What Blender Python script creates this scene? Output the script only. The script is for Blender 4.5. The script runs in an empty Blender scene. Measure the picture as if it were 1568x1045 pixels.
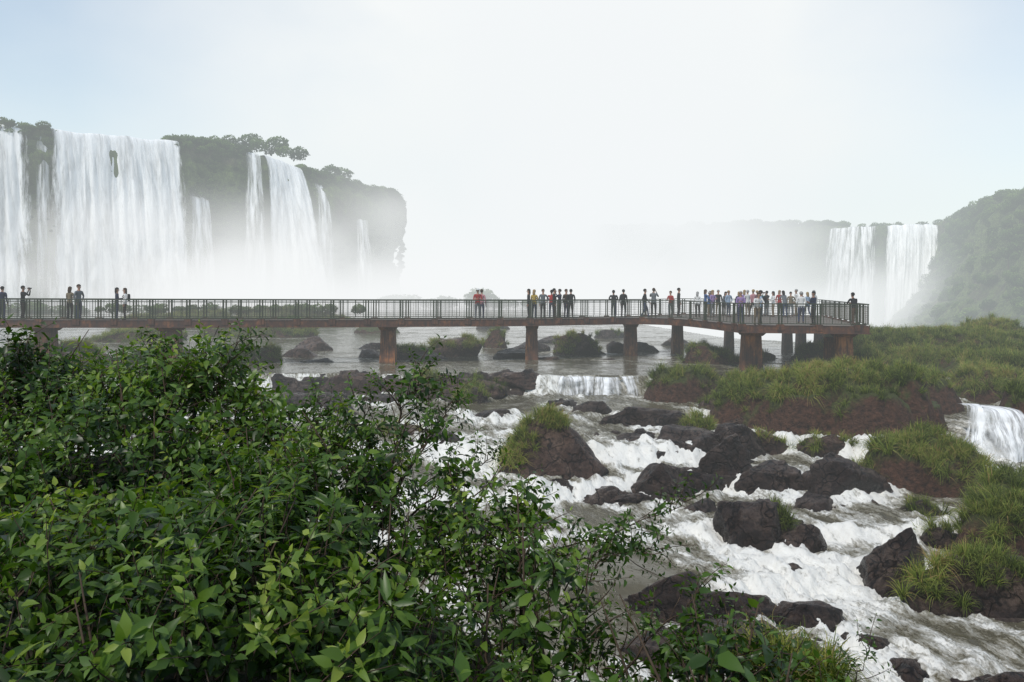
import bpy, bmesh, math, numpy as np, random, time
from mathutils import Vector, Matrix, Euler
T0=time.time()
rng=np.random.default_rng(7); random.seed(7)
scene=bpy.context.scene
def log(*a): print('[t=%.1f]'%(time.time()-T0),*a,flush=True)

# ---------------------------------------------------------------- numpy noise
def _h(ix,iy,iz,seed):
    n=(ix.astype(np.int64)*374761393+iy.astype(np.int64)*668265263+iz.astype(np.int64)*1274126177+seed*974711)&0xFFFFFFFF
    n=((n^(n>>13))*1274126177)&0xFFFFFFFF
    n=((n^(n>>16))*668265263)&0xFFFFFFFF
    return ((n^(n>>15))&0xFFFFFF)/float(0xFFFFFF)
def vn(x,y,z=0.0,seed=0):
    x=np.asarray(x,float); y=np.asarray(y,float)+0*x
    flat=np.isscalar(z)
    ix=np.floor(x);iy=np.floor(y)
    fx=x-ix;fy=y-iy
    fx=fx*fx*(3-2*fx);fy=fy*fy*(3-2*fy)
    if flat:
        iz=np.zeros_like(x)+math.floor(z)
        r=0
        for a in (0,1):
            for b in (0,1):
                r=r+(fx if a else 1-fx)*(fy if b else 1-fy)*_h(ix+a,iy+b,iz,seed)
        return r*2-1
    z=np.asarray(z,float)+0*x;iz=np.floor(z);fz=z-iz;fz=fz*fz*(3-2*fz)
    r=0
    for a in (0,1):
        wx=fx if a else 1-fx
        for b in (0,1):
            wy=fy if b else 1-fy
            for c in (0,1):
                wz=fz if c else 1-fz
                r=r+wx*wy*wz*_h(ix+a,iy+b,iz+c,seed)
    return r*2-1
def fbm(x,y,z=0.0,o=4,seed=0,g=0.5):
    r=0;a=1;s=0;f=1
    for i in range(o):
        r=r+a*vn(np.asarray(x)*f,np.asarray(y)*f,z if np.isscalar(z) else np.asarray(z)*f,seed+i*17);s+=a;a*=g;f*=2.03
    return r/s
def sstep(a,b,x):
    t=np.clip((x-a)/(b-a),0,1);return t*t*(3-2*t)

# ---------------------------------------------------------------- mesh helpers
def mesh_from(name,V,groups,mats=(),smooth=True,attrs=None,uv=None):
    V=np.asarray(V,np.float32)
    me=bpy.data.meshes.new(name)
    me.vertices.add(len(V)); me.vertices.foreach_set('co',V.ravel())
    loops=[];tot=[];mi=[]
    for F,m in groups:
        F=np.asarray(F,np.int32)
        if len(F)==0: continue
        loops.append(F.ravel()); tot.append(np.full(len(F),F.shape[1],np.int32))
        mi.append(np.full(len(F),m,np.int32) if np.isscalar(m) else np.asarray(m,np.int32))
    loops=np.concatenate(loops);tot=np.concatenate(tot);mi=np.concatenate(mi)
    me.loops.add(len(loops)); me.loops.foreach_set('vertex_index',loops)
    me.polygons.add(len(tot))
    st=np.zeros(len(tot),np.int32); st[1:]=np.cumsum(tot)[:-1]
    me.polygons.foreach_set('loop_start',st)
    for m in mats: me.materials.append(m)
    me.polygons.foreach_set('material_index',mi)
    me.polygons.foreach_set('use_smooth',np.full(len(tot),bool(smooth)))
    if attrs:
        for k,a in attrs.items():
            at=me.attributes.new(k,'FLOAT','POINT'); at.data.foreach_set('value',np.asarray(a,np.float32))
    if uv is not None:
        l=me.uv_layers.new(name='UVMap'); l.data.foreach_set('uv',np.asarray(uv,np.float32)[loops].ravel())
    me.update(calc_edges=True); me.validate()
    return me
def obj(name,me,parent=None,loc=None):
    o=bpy.data.objects.new(name,me); scene.collection.objects.link(o)
    if parent: o.parent=parent
    if loc is not None: o.location=loc
    return o
def grid_faces(nu,nv):
    i=np.arange(nu-1)[:,None]*nv+np.arange(nv-1)[None,:]
    i=i.ravel()
    return np.stack([i,i+nv,i+nv+1,i+1],1)
def vnormals(V,F):
    a=V[F[:,0]];b=V[F[:,1]];c=V[F[:,2]]
    n=np.cross(b-a,c-a); N=np.zeros_like(V)
    for k in range(F.shape[1]): np.add.at(N,F[:,k],n)
    return N/np.maximum(np.linalg.norm(N,axis=1,keepdims=True),1e-9)
class Acc:
    def __init__(s): s.V=[];s.Q=[];s.T=[];s.qm=[];s.tm=[];s.n=0;s.a=[]
    def add(s,V,Q=None,T=None,m=0,attr=None):
        V=np.asarray(V,float)
        if Q is not None and len(Q): s.Q.append(np.asarray(Q)+s.n); s.qm.append(np.full(len(Q),m))
        if T is not None and len(T): s.T.append(np.asarray(T)+s.n); s.tm.append(np.full(len(T),m))
        s.V.append(V); s.a.append(np.zeros(len(V)) if attr is None else np.asarray(attr)+np.zeros(len(V))); s.n+=len(V)
    def mesh(s,name,mats,smooth=False):
        g=[]
        if s.Q: g.append((np.concatenate(s.Q),np.concatenate(s.qm)))
        if s.T: g.append((np.concatenate(s.T),np.concatenate(s.tm)))
        return mesh_from(name,np.concatenate(s.V),g,mats,smooth,attrs={'tint':np.concatenate(s.a)})
BQ=np.array([[0,3,2,1],[4,5,6,7],[0,1,5,4],[1,2,6,5],[2,3,7,6],[3,0,4,7]])
def beam(acc,p0,p1,w,h,m=0,up=(0,0,1)):
    p0=np.array(p0,float);p1=np.array(p1,float);d=p1-p0;L=np.linalg.norm(d)
    if L<1e-6: return
    d/=L;u=np.array(up,float)
    if abs(d@u)>.95:u=np.array([0,1.,0])
    s=np.cross(d,u);s/=np.linalg.norm(s);u=np.cross(s,d)
    V=[]
    for p in(p0,p1):
        for a,b in((-1,-1),(1,-1),(1,1),(-1,1)): V.append(p+s*a*w/2+u*b*h/2)
    acc.add(V,BQ,m=m)
def tube(acc,pts,rad,n=6,m=0,attr=0):
    pts=np.array(pts,float);rad=np.zeros(len(pts))+rad
    V=[]
    for i,p in enumerate(pts):
        d=pts[min(i+1,len(pts)-1)]-pts[max(i-1,0)];d/=max(np.linalg.norm(d),1e-9)
        u=np.array([0,0,1.]) if abs(d[2])<.9 else np.array([1.,0,0])
        s=np.cross(d,u);s/=np.linalg.norm(s);u=np.cross(s,d)
        for k in range(n):
            a=2*math.pi*k/n;V.append(p+(s*math.cos(a)+u*math.sin(a))*rad[i])
    Q=[]
    for i in range(len(pts)-1):
        for k in range(n):
            k2=(k+1)%n;Q.append([i*n+k,i*n+k2,(i+1)*n+k2,(i+1)*n+k])
    nb=len(V);V.append(pts[0]);V.append(pts[-1])
    T=[[nb,(k+1)%n,k] for k in range(n)]+[[nb+1,(len(pts)-1)*n+k,(len(pts)-1)*n+(k+1)%n] for k in range(n)]
    acc.add(V,Q,T,m=m,attr=attr)
_ico={}
def ico(sub):
    if sub not in _ico:
        bm=bmesh.new();bmesh.ops.create_icosphere(bm,subdivisions=sub,radius=1)
        _ico[sub]=(np.array([v.co[:] for v in bm.verts]),np.array([[v.index for v in f.verts] for f in bm.faces]));bm.free()
    return _ico[sub]

# ---------------------------------------------------------------- material helper
class M:
    def __init__(s,name):
        s.m=bpy.data.materials.new(name);s.m.use_nodes=True;s.t=s.m.node_tree;s.t.nodes.clear()
        s.out=s.t.nodes.new('ShaderNodeOutputMaterial')
    def n(s,typ,props=None,**inp):
        nd=s.t.nodes.new(typ)
        for k,v in (props or {}).items(): setattr(nd,k,v)
        for k,v in inp.items():
            key=k.replace('_',' ')
            sock=nd.inputs[int(k[1:])] if (k[0]=='i' and k[1:].isdigit()) else nd.inputs[key]
            if isinstance(v,bpy.types.NodeSocket): s.t.links.new(v,sock)
            else: sock.default_value=v
        return nd
    def link(s,a,b): s.t.links.new(a,b)
    def ramp(s,fac,stops):
        nd=s.n('ShaderNodeValToRGB',Fac=fac)
        e=nd.color_ramp.elements
        while len(e)<len(stops): e.new(.5)
        for i,(p,c) in enumerate(stops):
            e[i].position=p;e[i].color=(c,c,c,1) if np.isscalar(c) else (*c,1)
        return nd.outputs['Color']
    def math(s,op,a,b=0.0,clamp=False):
        nd=s.n('ShaderNodeMath',{'operation':op,'use_clamp':clamp},i0=a,i1=b);return nd.outputs[0]
    def mix(s,f,a,b):
        nd=s.t.nodes.new('ShaderNodeMix');nd.data_type='RGBA'
        for sock,v in((nd.inputs[0],f),(nd.inputs[6],a),(nd.inputs[7],b)):
            if isinstance(v,bpy.types.NodeSocket): s.t.links.new(v,sock)
            elif np.isscalar(v): sock.default_value=v
            else: sock.default_value=(*v,1)
        return nd.outputs[2]
    def coord(s,which='Object',scale=(1,1,1),rot=0):
        c=s.n('ShaderNodeTexCoord').outputs[which]
        if rot: c=s.n('ShaderNodeMapping',Vector=c,Rotation=(0,0,rot)).outputs[0]
        return s.n('ShaderNodeMapping',Vector=c,Scale=scale).outputs[0]
    def noise(s,vec,scale,detail=5,rough=.6,dist=0):
        return s.n('ShaderNodeTexNoise',Vector=vec,Scale=scale,Detail=detail,Roughness=rough,Distortion=dist).outputs['Fac']
    def bump(s,h,strength=.5,dist=.1):
        return s.n('ShaderNodeBump',Height=h,Strength=strength,Distance=dist).outputs[0]
    def done(s,shader): s.link(shader,s.out.inputs['Surface']);return s.m
def simple(name,col,rough=.7,spec=.3,var=.25,scale=6,metal=0):
    m=M(name);n=m.noise(m.coord(),scale,3)
    c=m.mix(n,tuple(x*(1-var) for x in col),tuple(min(1,x*(1+var)) for x in col))
    p=m.n('ShaderNodeBsdfPrincipled',Base_Color=c,Roughness=rough,Metallic=metal)
    p.inputs['Specular IOR Level'].default_value=spec
    return m.done(p.outputs[0])

def rock_mat(name,dark,mid,light,wet=.3,sc=1.0):
    m=M(name);co=m.coord()
    n1=m.noise(co,1.1*sc,8,.70);n2=m.noise(co,7*sc,7,.75);n3=m.noise(co,.6*sc,3)
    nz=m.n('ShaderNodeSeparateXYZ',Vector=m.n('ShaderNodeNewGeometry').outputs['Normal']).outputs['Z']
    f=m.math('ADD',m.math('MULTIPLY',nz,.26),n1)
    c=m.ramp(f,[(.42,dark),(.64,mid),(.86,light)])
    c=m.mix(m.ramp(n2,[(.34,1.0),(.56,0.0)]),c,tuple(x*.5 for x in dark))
    vor=m.n('ShaderNodeTexVoronoi',{'feature':'DISTANCE_TO_EDGE'},Vector=m.n('ShaderNodeVectorMath',i0=co,i1=m.n('ShaderNodeTexNoise',Vector=co,Scale=2.0).outputs['Color']).outputs[0],Scale=1.3*sc).outputs['Distance']
    crack=m.ramp(vor,[(0.0,0.0),(.05,1.0)])
    c=m.mix(crack,tuple(x*.3 for x in dark),c)
    h=m.math('ADD',m.math('MULTIPLY',n2,.9),m.math('MULTIPLY',n1,1.8));h=m.math('ADD',h,m.math('MULTIPLY',crack,.25))
    p=m.n('ShaderNodeBsdfPrincipled',Base_Color=c,Roughness=m.ramp(n3,[(.42,wet),(.66,.6)]),Normal=m.bump(h,1.0,.2))
    p.inputs['Specular IOR Level'].default_value=.5
    return m.done(p.outputs[0])
MAT={}
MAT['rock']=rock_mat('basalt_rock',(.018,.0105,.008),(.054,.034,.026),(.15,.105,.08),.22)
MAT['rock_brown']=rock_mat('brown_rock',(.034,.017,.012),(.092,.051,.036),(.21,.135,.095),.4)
m=M('soil_moss');co=m.coord();n=m.noise(co,.9,7,.7);n2=m.noise(co,6,6,.7)
nz=m.n('ShaderNodeSeparateXYZ',Vector=m.n('ShaderNodeNewGeometry').outputs['Normal']).outputs['Z']
f=m.ramp(m.math('ADD',m.math('MULTIPLY',nz,.75),m.math('MULTIPLY',n,1.0)),[(.80,0.0),(1.0,1.0)])
soil=m.mix(m.ramp(n2,[(.3,0.0),(.7,1.0)]),(.014,.007,.005),(.17,.075,.042));moss=m.mix(n2,(.030,.038,.008),(.13,.15,.032))
p=m.n('ShaderNodeBsdfPrincipled',Base_Color=m.mix(f,soil,moss),Roughness=.85,Normal=m.bump(m.math('ADD',n2,n),1.0,.4));MAT['soil']=m.done(p.outputs[0])
def leaf_mat(name,stops,rough=.38,trans=.3,spec=.45):
    m=M(name);a=m.n('ShaderNodeAttribute',{'attribute_name':'tint'}).outputs['Fac']
    c=m.ramp(a,stops)
    p=m.n('ShaderNodeBsdfPrincipled',Base_Color=c,Roughness=rough);p.inputs['Specular IOR Level'].default_value=spec
    tc=m.n('ShaderNodeHueSaturation',Color=c,Value=1.9,Saturation=1.1).outputs[0]
    t=m.n('ShaderNodeBsdfTranslucent',Color=tc)
    return m.done(m.n('ShaderNodeMixShader',i0=trans,i1=p.outputs[0],i2=t.outputs[0]).outputs[0])
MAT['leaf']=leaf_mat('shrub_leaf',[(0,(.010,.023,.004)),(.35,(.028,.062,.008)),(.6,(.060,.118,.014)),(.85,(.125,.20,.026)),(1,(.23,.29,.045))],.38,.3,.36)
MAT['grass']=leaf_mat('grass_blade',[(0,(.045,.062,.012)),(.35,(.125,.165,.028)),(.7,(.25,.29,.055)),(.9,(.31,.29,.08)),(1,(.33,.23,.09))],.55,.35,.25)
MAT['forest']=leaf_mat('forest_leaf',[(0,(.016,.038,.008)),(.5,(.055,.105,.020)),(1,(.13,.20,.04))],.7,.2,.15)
MAT['bark']=simple('bark',(.07,.05,.035),.9,.2,.4,20)
m=M('rusty_painted_steel');co=m.coord('Object');n=m.noise(co,2.5,8,.7);n2=m.noise(m.coord('Object',(3,3,.5)),3,6)
c=m.ramp(n,[(.3,(.036,.015,.011)),(.5,(.080,.031,.017)),(.68,(.20,.075,.027))]);c=m.mix(m.ramp(n2,[(.48,0.0),(.70,1.0)]),c,(.028,.02,.016))
p=m.n('ShaderNodeBsdfPrincipled',Base_Color=c,Roughness=.6,Normal=m.bump(n,.3,.03));MAT['steel']=m.done(p.outputs[0])
m=M('pillar_rust');n=m.noise(m.coord('Object',(1,1,.6)),1.6,8,.7);n2=m.noise(m.coord('Object',(6,6,.4)),2,5)
c=m.ramp(n,[(.34,(.05,.025,.017)),(.50,(.14,.055,.026)),(.64,(.40,.155,.05))]);c=m.mix(m.ramp(n2,[(.48,0.0),(.66,.9)]),c,(.03,.02,.016))
p=m.n('ShaderNodeBsdfPrincipled',Base_Color=c,Roughness=.75,Normal=m.bump(n,.4,.05));MAT['pillar']=m.done(p.outputs[0])
MAT['rail']=simple('railing_paint',(.034,.042,.022),.5,.4,.5,3)
MAT['wire']=simple('wire_mesh',(.12,.085,.06),.5,.4,.3,3)
MAT['deck']=simple('deck_grate',(.13,.11,.09),.8,.3,.3,5)

# ---------------------------------------------------------------- river profile
PY=[6,14.3,15.2,17.3,18.1,20.1,20.9,23.4,24.4,26.4,27.4,30.3,31.1,36.95,37.55,60]
PL=[-3.15,-2.98,-2.78,-2.7,-2.48,-2.4,-2.13,-2.05,-1.68,-1.6,-1.12,-1.05,-.85,-.8,0,0]
def brink(x): return np.interp(x,[-400,-30,5,18,24,60,400],[900,500,165,66,62,70,110])
def level(x,y):
    yw=y+sstep(12,20,y)*(1-sstep(33,36,y))*(1.6*vn(x*.22,y*.22,0,3)+.5*vn(x*.8,y*.8,0,4))+sstep(33,36,y)*.45*vn(x*.6,0*x,0,5)
    L=np.interp(yw,PY,PL)
    b=sstep(0,14,y-brink(x)-3*vn(x*.08,0*x,0,9))
    return L-17*b
def lev1(x,y): return float(level(np.array([x],float),np.array([y],float))[0])
B=[ # x,y,top,rx,ry,material,grass
 (4.6,24.2,-.85,1.35,.9,'rock',0),(6.7,25.2,-.15,.95,.8,'rock',0),(7.8,24.3,-.7,1.1,.85,'rock',0),(9.8,23.9,-.75,1.45,1.0,'rock',0),
 (6.4,20.7,-1.1,1.1,.8,'rock',0),(7.25,20.2,-1.7,.8,.55,'rock',0),(7.0,20.9,-1.15,.55,.5,'rock',5),(2.8,23.4,-1.72,1.3,.6,'rock',0),(3.3,32,-.15,.95,.7,'rock',0),
 (5.1,30.4,-.35,1.7,.9,'rock',0),(6.0,27.3,-.45,1.4,.9,'rock',0),(-.7,31,-.55,.9,.6,'rock',0),(-8.2,33.2,.05,1.7,1.0,'rock',0),(-6.9,31.8,-.2,.9,.7,'rock',0),
 (-2.4,27.2,-.65,1.0,.8,'rock',0),(-3.9,28.4,-.7,1.3,.8,'rock_brown',1),(6.9,29.2,-.3,.6,.45,'rock',5),
 (4.3,27.9,-.75,1.0,.7,'rock',0),(7.6,27.6,-.5,1.2,.8,'rock',0),(5.9,24.6,-1.3,1.3,.7,'rock',0),(8.6,22.6,-1.35,.7,.5,'rock',0),
 (-7.3,37.2,.55,2.5,1.1,'rock_brown',0),(-3.2,35.8,.35,2.8,1.2,'rock_brown',1),(.1,37.4,.3,1.7,1.0,'rock_brown',0),(-1.9,34.4,-.05,1.2,.7,'rock',3),
 (3.6,17.0,-1.85,1.1,.7,'rock',0),(4.9,16.9,-1.95,1.4,.6,'rock',0),(6.1,16.5,-2.05,1.05,.6,'rock',0),(4.3,15.6,-2.15,1.3,.7,'rock',0),
 (5.5,15.2,-2.4,.9,.5,'rock',0),(7.1,15.6,-2.5,.5,.35,'rock',0),(7.4,14.6,-2.62,.4,.25,'rock',0),(8.7,13.9,-2.3,1.2,.7,'rock',0),(3.0,15.0,-2.2,.9,.6,'rock',0),
 (8.9,18.4,-1.3,1.1,.9,'rock',0),(10.5,17.6,-1.2,1.9,1.2,'rock',3),(.3,20.5,-1.9,.7,.5,'rock',0),(1.0,29.3,-.75,.8,.5,'rock',0),
 (-5.6,34.4,-.35,1.4,.7,'rock',0),(2.1,33.7,-.4,.9,.5,'rock',0),(9.6,33.6,-.3,1.3,.8,'rock',2),(8.6,36.6,.2,.9,.6,'rock',0),(9.0,30.6,-.5,1.2,.9,'rock_brown',0),
 (-22.5,40.5,.95,3.2,2.0,'rock_brown',0),(-18.6,43,.85,2.4,1.6,'rock_brown',1),(-25,44,1.2,3.0,2.2,'rock_brown',2),(-14.5,44,1.0,1.9,1.5,'soil',3),
 (-12.3,47,.75,1.3,.9,'rock_brown',0),(-10.6,44,.45,1.3,.6,'rock',0),(-15.8,38.5,.5,1.3,.8,'rock',0),(-9.1,53,.75,1.3,.8,'rock',0),(-12.9,52,.9,1.8,1.2,'rock_brown',0),(-6.0,46.2,1.15,2.0,1.3,'rock_brown',2),
 (-3.9,48.5,1.3,2.4,1.4,'rock_brown',2),(-1.0,55,1.4,.9,.8,'soil',3),(-.2,47,.65,1.4,.7,'rock',0),(1.0,52,.75,1.4,.8,'rock',0),(4.0,50,1.35,1.9,1.1,'rock_brown',3),(7.0,51,.9,1.1,.8,'rock_brown',0),(2.2,46.2,.35,.9,.5,'rock_brown',0),
 (8.7,52,.7,1.2,.7,'rock',0),(11.2,44.6,1.2,1.9,1.2,'soil',3),(14.5,47.5,.5,1.2,.7,'rock',1),(-28,60,1.6,4,2.5,'soil',3),(-20,66,1.6,5,2.5,'soil',3),(-33,80,2.4,8,3,'soil',3),(-24,88,2.2,7,3,'soil',3),(-12,72,1.3,2.6,1.6,'soil',2),
 (-2,80,1.2,2.2,1.4,'rock',1),(8,66,1.0,1.6,1.1,'rock',1),(-8.2,46.5,.55,.9,.6,'rock',0),(5.6,46,.3,.7,.5,'rock',0),(-4.5,58,.6,1.4,.8,'rock',0),(12,58,.6,1.5,.9,'rock',0),(3,60,.6,1.3,.8,'rock',0),
]
CORE=B[:43]
for (x,y,t_,rx,ry) in[(9.2,28.0,-.75,.8,.6),(10.9,27.4,-.7,1.0,.6),(12.4,26.5,-.8,.9,.6),(11.4,25.4,-1.2,.9,.6),(14.0,27.0,-.6,.8,.6),(11.6,22.4,-1.6,.8,.6),(11.2,20.6,-1.7,.7,.5),(8.3,33.0,-.2,.8,.5),(10.6,33.6,.1,.9,.6),(13.2,33.4,.2,1.0,.6),(16.0,35.2,.1,1.1,.7),(14.6,36.8,.2,.9,.6),(2.0,27.2,-1.0,.8,.5),(3.0,26.0,-1.35,.7,.4),(5.3,22.4,-1.7,.7,.4),(-.6,23.4,-1.5,.9,.6),(6.5,18.5,-2.2,.5,.35)]:
    B.append((x,y,t_,rx,ry,'rock_brown' if y>24.5 else 'rock',1 if x>8 else 0))
def rockmask(x,y,fx=1.45,fy=1.7):
    m_=np.zeros_like(x)
    for b in CORE:
        sel=(np.abs(x-b[0])<b[3]*3.4)&(np.abs(y-b[1])<b[4]*4)
        m_[sel]=np.maximum(m_[sel],np.exp(-(((x[sel]-b[0])/(b[3]*fx))**2+((y[sel]-b[1])/(b[4]*fy))**2)))
    return m_
def bedrock(x,y):
    lv=level(x,y);mk=rockmask(x,y)
    led=np.exp(-((y-37.3)/.9)**2)*np.maximum(sstep(1.9,1.1,x)*sstep(-13,-11,x),sstep(6.0,6.8,x))
    wx=x+.5*vn(x*.9,y*.9,0,201);wy_=y+.5*vn(x*.9,y*.9,0,202)
    rid=1-2.2*np.abs(fbm(wx*.75,wy_*.95,0,4,203))
    H=lv-.70+.62*np.maximum(mk,led*1.1)+.42*rid*(.35+.65*np.maximum(mk,led))+.07*vn(x*5,y*5,0,204)
    q=.16;fl=np.floor(H/q+.5*vn(x*.7,y*.7,0,205))*q
    return .45*H+.55*(fl+q*sstep(.3,.9,(H-fl)/q)),lv
MOUNDS=[(11.9,30.6,.9,3.4,2.3),(14.4,30.4,.9,2.3,2.1),(9.6,31.4,.6,1.8,1.5),(10.6,29.2,.35,1.5,1.0),(12.9,28.5,.3,1.7,1.0),(12.6,25.2,-.75,1.6,1.2),(13.5,24.9,-.95,1.3,1.2),(13.5,21.2,-1.05,1.7,1.4),(12.0,19.6,-1.2,1.2,.9),(14.4,22.4,-1.45,1.5,1.4),
 (7.7,35.6,.5,1.8,1.2),(22.5,47,1.35,4.6,4.5),(27,47,1.45,5.0,5.5),(20.0,41.8,.65,3.6,2.6),(24.3,40.0,.75,4.0,3.2),(29,38,1.25,4.6,4.0),(18.4,37.0,.05,2.6,1.7),(21.7,36.2,.3,2.6,1.9),(18.4,28.8,.4,.8,1.3),(22.3,27.5,.7,1.8,3.0),(17.4,21.6,-1.5,2.0,1.8),(30.0,50,1.9,2.4,2.4),(18.2,45.5,.7,2.4,1.8),(17.0,33.5,.35,2.0,1.5)]
rs_=np.random.default_rng(77)
for b in list(CORE):
    for k in range(2):
        a=rs_.uniform(0,6.28);f=rs_.uniform(.8,1.3);s=rs_.uniform(.22,.5)
        x=b[0]+math.cos(a)*b[3]*f;y=b[1]+math.sin(a)*b[4]*f
        B.append((x,y,lev1(x,y)+s*rs_.uniform(.25,.8),s*rs_.uniform(1,1.5),s*rs_.uniform(.8,1.1),b[5],0))

def rocky(c,top,rx,ry,base,seed,sub=4,facets=18,rough=.17,flat=.55,fmax=.95):
    V,F=ico(sub);V=V.copy();r=np.random.default_rng(seed)
    for k in range(facets):
        n=r.normal(size=3);n[2]=abs(n[2])*.9 if k%3 else n[2];n/=np.linalg.norm(n)
        d=r.uniform(flat,fmax);s=V@n;over=np.maximum(s-d,0);V-=over[:,None]*n*.9
    q=V*1.5+seed*3.1
    rid=1-2*np.abs(fbm(q[:,0]*1.4,q[:,1]*1.4,q[:,2]*1.4,3,seed+9))
    dsp=fbm(q[:,0],q[:,1],q[:,2],4,seed)*rough*1.5+rough*.7*rid+.035*vn(q[:,0]*7,q[:,1]*7,q[:,2]*7,seed)
    V*=(1+dsp)[:,None]
    a=r.uniform(-.5,.5);ca,sa=math.cos(a),math.sin(a)
    V/=np.abs(V).max(0)
    hz=(top-base)
    P=np.stack([(V[:,0]*ca-V[:,1]*sa)*rx*1.08,(V[:,0]*sa+V[:,1]*ca)*ry*1.08,V[:,2]*hz],1)
    P+=np.array([c[0],c[1],base])
    return P,F
grass_pts=[];grass_n=[];grass_s=[]
def scatter_grass(P,F,cnt,zmin,nzmin=.25,smin=.5,smax=1.0,r=rng,maskseed=None):
    N=vnormals(P,F)
    ok=np.where((N[:,2]>nzmin)&(P[:,2]>zmin))[0]
    if maskseed is not None and len(ok):
        q=P[ok];k=vn(q[:,0]*.9,q[:,1]*.9,q[:,2]*.9,maskseed)>-.3;ok=ok[k]
    if len(ok)==0:return
    i=r.choice(ok,cnt);j=r.normal(0,.06,(cnt,3));j[:,2]=-.04
    grass_pts.append(P[i]+j);grass_n.append(N[i]);grass_s.append(r.uniform(smin,smax,cnt))
river_rocks=[]
for k,(x,y,top,rx,ry,mt,g) in enumerate(B):
    lv=lev1(x,y);base=min(lv-.2,top-.5)
    P,F=rocky((x,y),top,rx,ry,base,100+k,5 if rx*40/y>1.3 else (4 if rx>.45 else 3))
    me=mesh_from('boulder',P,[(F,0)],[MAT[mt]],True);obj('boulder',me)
    river_rocks.append((x,y,rx,ry))
    if g: scatter_grass(P,F,int(g*12*rx*ry+8),top-.75 if g<3 else lv+.1,.2,.4,.8,maskseed=None if g>2 else 5)
P,F=rocky((1.05,25.3),.15,1.75,1.25,-2.0,901,5,16,.12,.6)
zz=np.clip((P[:,2]+2.0)/2.15,0,1);s=1.12-.62*zz**1.1
P[:,0]=1.05+(P[:,0]-1.05)*s+.22*zz;P[:,1]=25.3+(P[:,1]-25.3)*s
obj('boulder',mesh_from('boulder',P,[(F,0)],[MAT['rock_brown']],True));river_rocks.append((1.05,25.3,1.7,1.2))
N=vnormals(P,F);ok=np.where((P[:,2]>-1.35)&(N[:,1]<.5)&((P[:,0]<.75)|(P[:,2]>-.25)))[0]
i=rng.choice(ok,110);grass_pts.append(P[i]);grass_n.append(N[i]);grass_s.append(rng.uniform(.4,.8,110))
gx_=np.linspace(-13,13,430);gy_=np.linspace(13,39.3,430)
BX,BY=np.meshgrid(gx_,gy_,indexing='ij');BX=BX.ravel();BY=BY.ravel();BH,_=bedrock(BX,BY)
obj('bedrock',mesh_from('bedrock',np.stack([BX,BY,BH],1),[(grid_faces(430,430),0)],[MAT['rock']],True))
gx_=np.linspace(5,36,560);gy_=np.linspace(17,56,560)
BX,BY=np.meshgrid(gx_,gy_,indexing='ij');BX=BX.ravel();BY=BY.ravel();lvb=level(BX,BY)
MH=lvb-1.5;w1=.30*fbm(BX*.55,BY*.55,0,5,301);w2=.32*fbm(BX*.7,BY*.7,0,4,302)+.20*(.6-2*np.abs(vn(BX*1.1,BY*1.1,0,303)))
for (x,y,top,rx,ry) in MOUNDS:
    rr=np.maximum(0,np.sqrt(((BX-x)/rx)**2+((BY-y)/ry)**2)+w1);b0=lev1(x,y)-.6
    h=b0+(top+w2*1.1-b0)*np.clip(1.12-rr**3.2,-1,1);MH=np.where(rr<1.5,np.maximum(MH,h),MH)
    river_rocks.append((x,y,rx,ry))
MH=MH+.10*(1-2*np.abs(vn(BX*2.3,BY*2.3,0,306)))+.05*vn(BX*6,BY*6,0,307)
chan=np.exp(-(((BX-16.6)/1.25)**2))*sstep(25.2,26.2,BY)*(1-sstep(31.5,33,BY))
MH=np.where(chan>.35,np.minimum(MH,np.where(BY>27.4,-.12,-2.7)),MH)
MP=np.stack([BX,BY,MH],1);MF=grid_faces(560,560)
obj('grassy_bank',mesh_from('grassy_bank',MP,[(MF,0)],[MAT['soil']],True))
N=vnormals(MP,MF)
hgt=MH-lvb;dens=sstep(.25,.8,hgt+.25*vn(BX*1.3,BY*1.3,0,304))*np.clip(N[:,2]*1.6-.15,0,1)*(.40+.60*sstep(-.5,0,vn(BX*.7,BY*.7,0,305)))
front=(BX>8.3)&(BX<14.6)&(BY>25.8)&(BY<28.9)
dens*=np.where(front,.20,1.0)*np.where(chan>.3,0,1)*np.clip(1.5-BY/60,.5,1.2)
pr_=dens/dens.sum();k=6200;i=rng.choice(len(BX),k,p=pr_)
grass_pts.append(MP[i]+np.c_[rng.normal(0,.05,(k,2)),np.full(k,-.04)]);grass_n.append(N[i]);grass_s.append(rng.uniform(.35,.8,k)+.4*np.clip(vn(MP[i,0]*1.2,MP[i,1]*1.2,0,308),0,1))
log('rocks')

# ---------------------------------------------------------------- grass mesh
def grass_proto(seed,nb=54):
    r=np.random.default_rng(seed);V=[];Q=[];A=[]
    for b in range(nb):
        a=r.uniform(0,6.28);o=np.array([math.cos(a),math.sin(a),0])*r.uniform(0,.15)
        a+=r.normal(0,.5);d=np.array([math.cos(a),math.sin(a),0]);L=r.uniform(.45,.95);spread=r.uniform(.35,1.1)
        sd=np.array([-d[1],d[0],0]);w=r.uniform(.008,.018);tint=np.clip(r.normal(.42,.22),0,1)
        if r.random()<.08:tint=1
        n0=len(V)
        for i in range(5):
            t=i/4;h=L*(t*(1.15-spread*.25)-spread*.95*t*t*t*.8);out=L*spread*(t**1.5)*.75
            c=o+d*out+np.array([0,0,h]);ww=w*(1-t*.85)
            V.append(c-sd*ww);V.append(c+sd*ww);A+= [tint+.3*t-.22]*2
        for i in range(4): Q.append([n0+2*i,n0+2*i+1,n0+2*i+3,n0+2*i+2])
    return np.array(V),np.array(Q),np.array(A)
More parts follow.
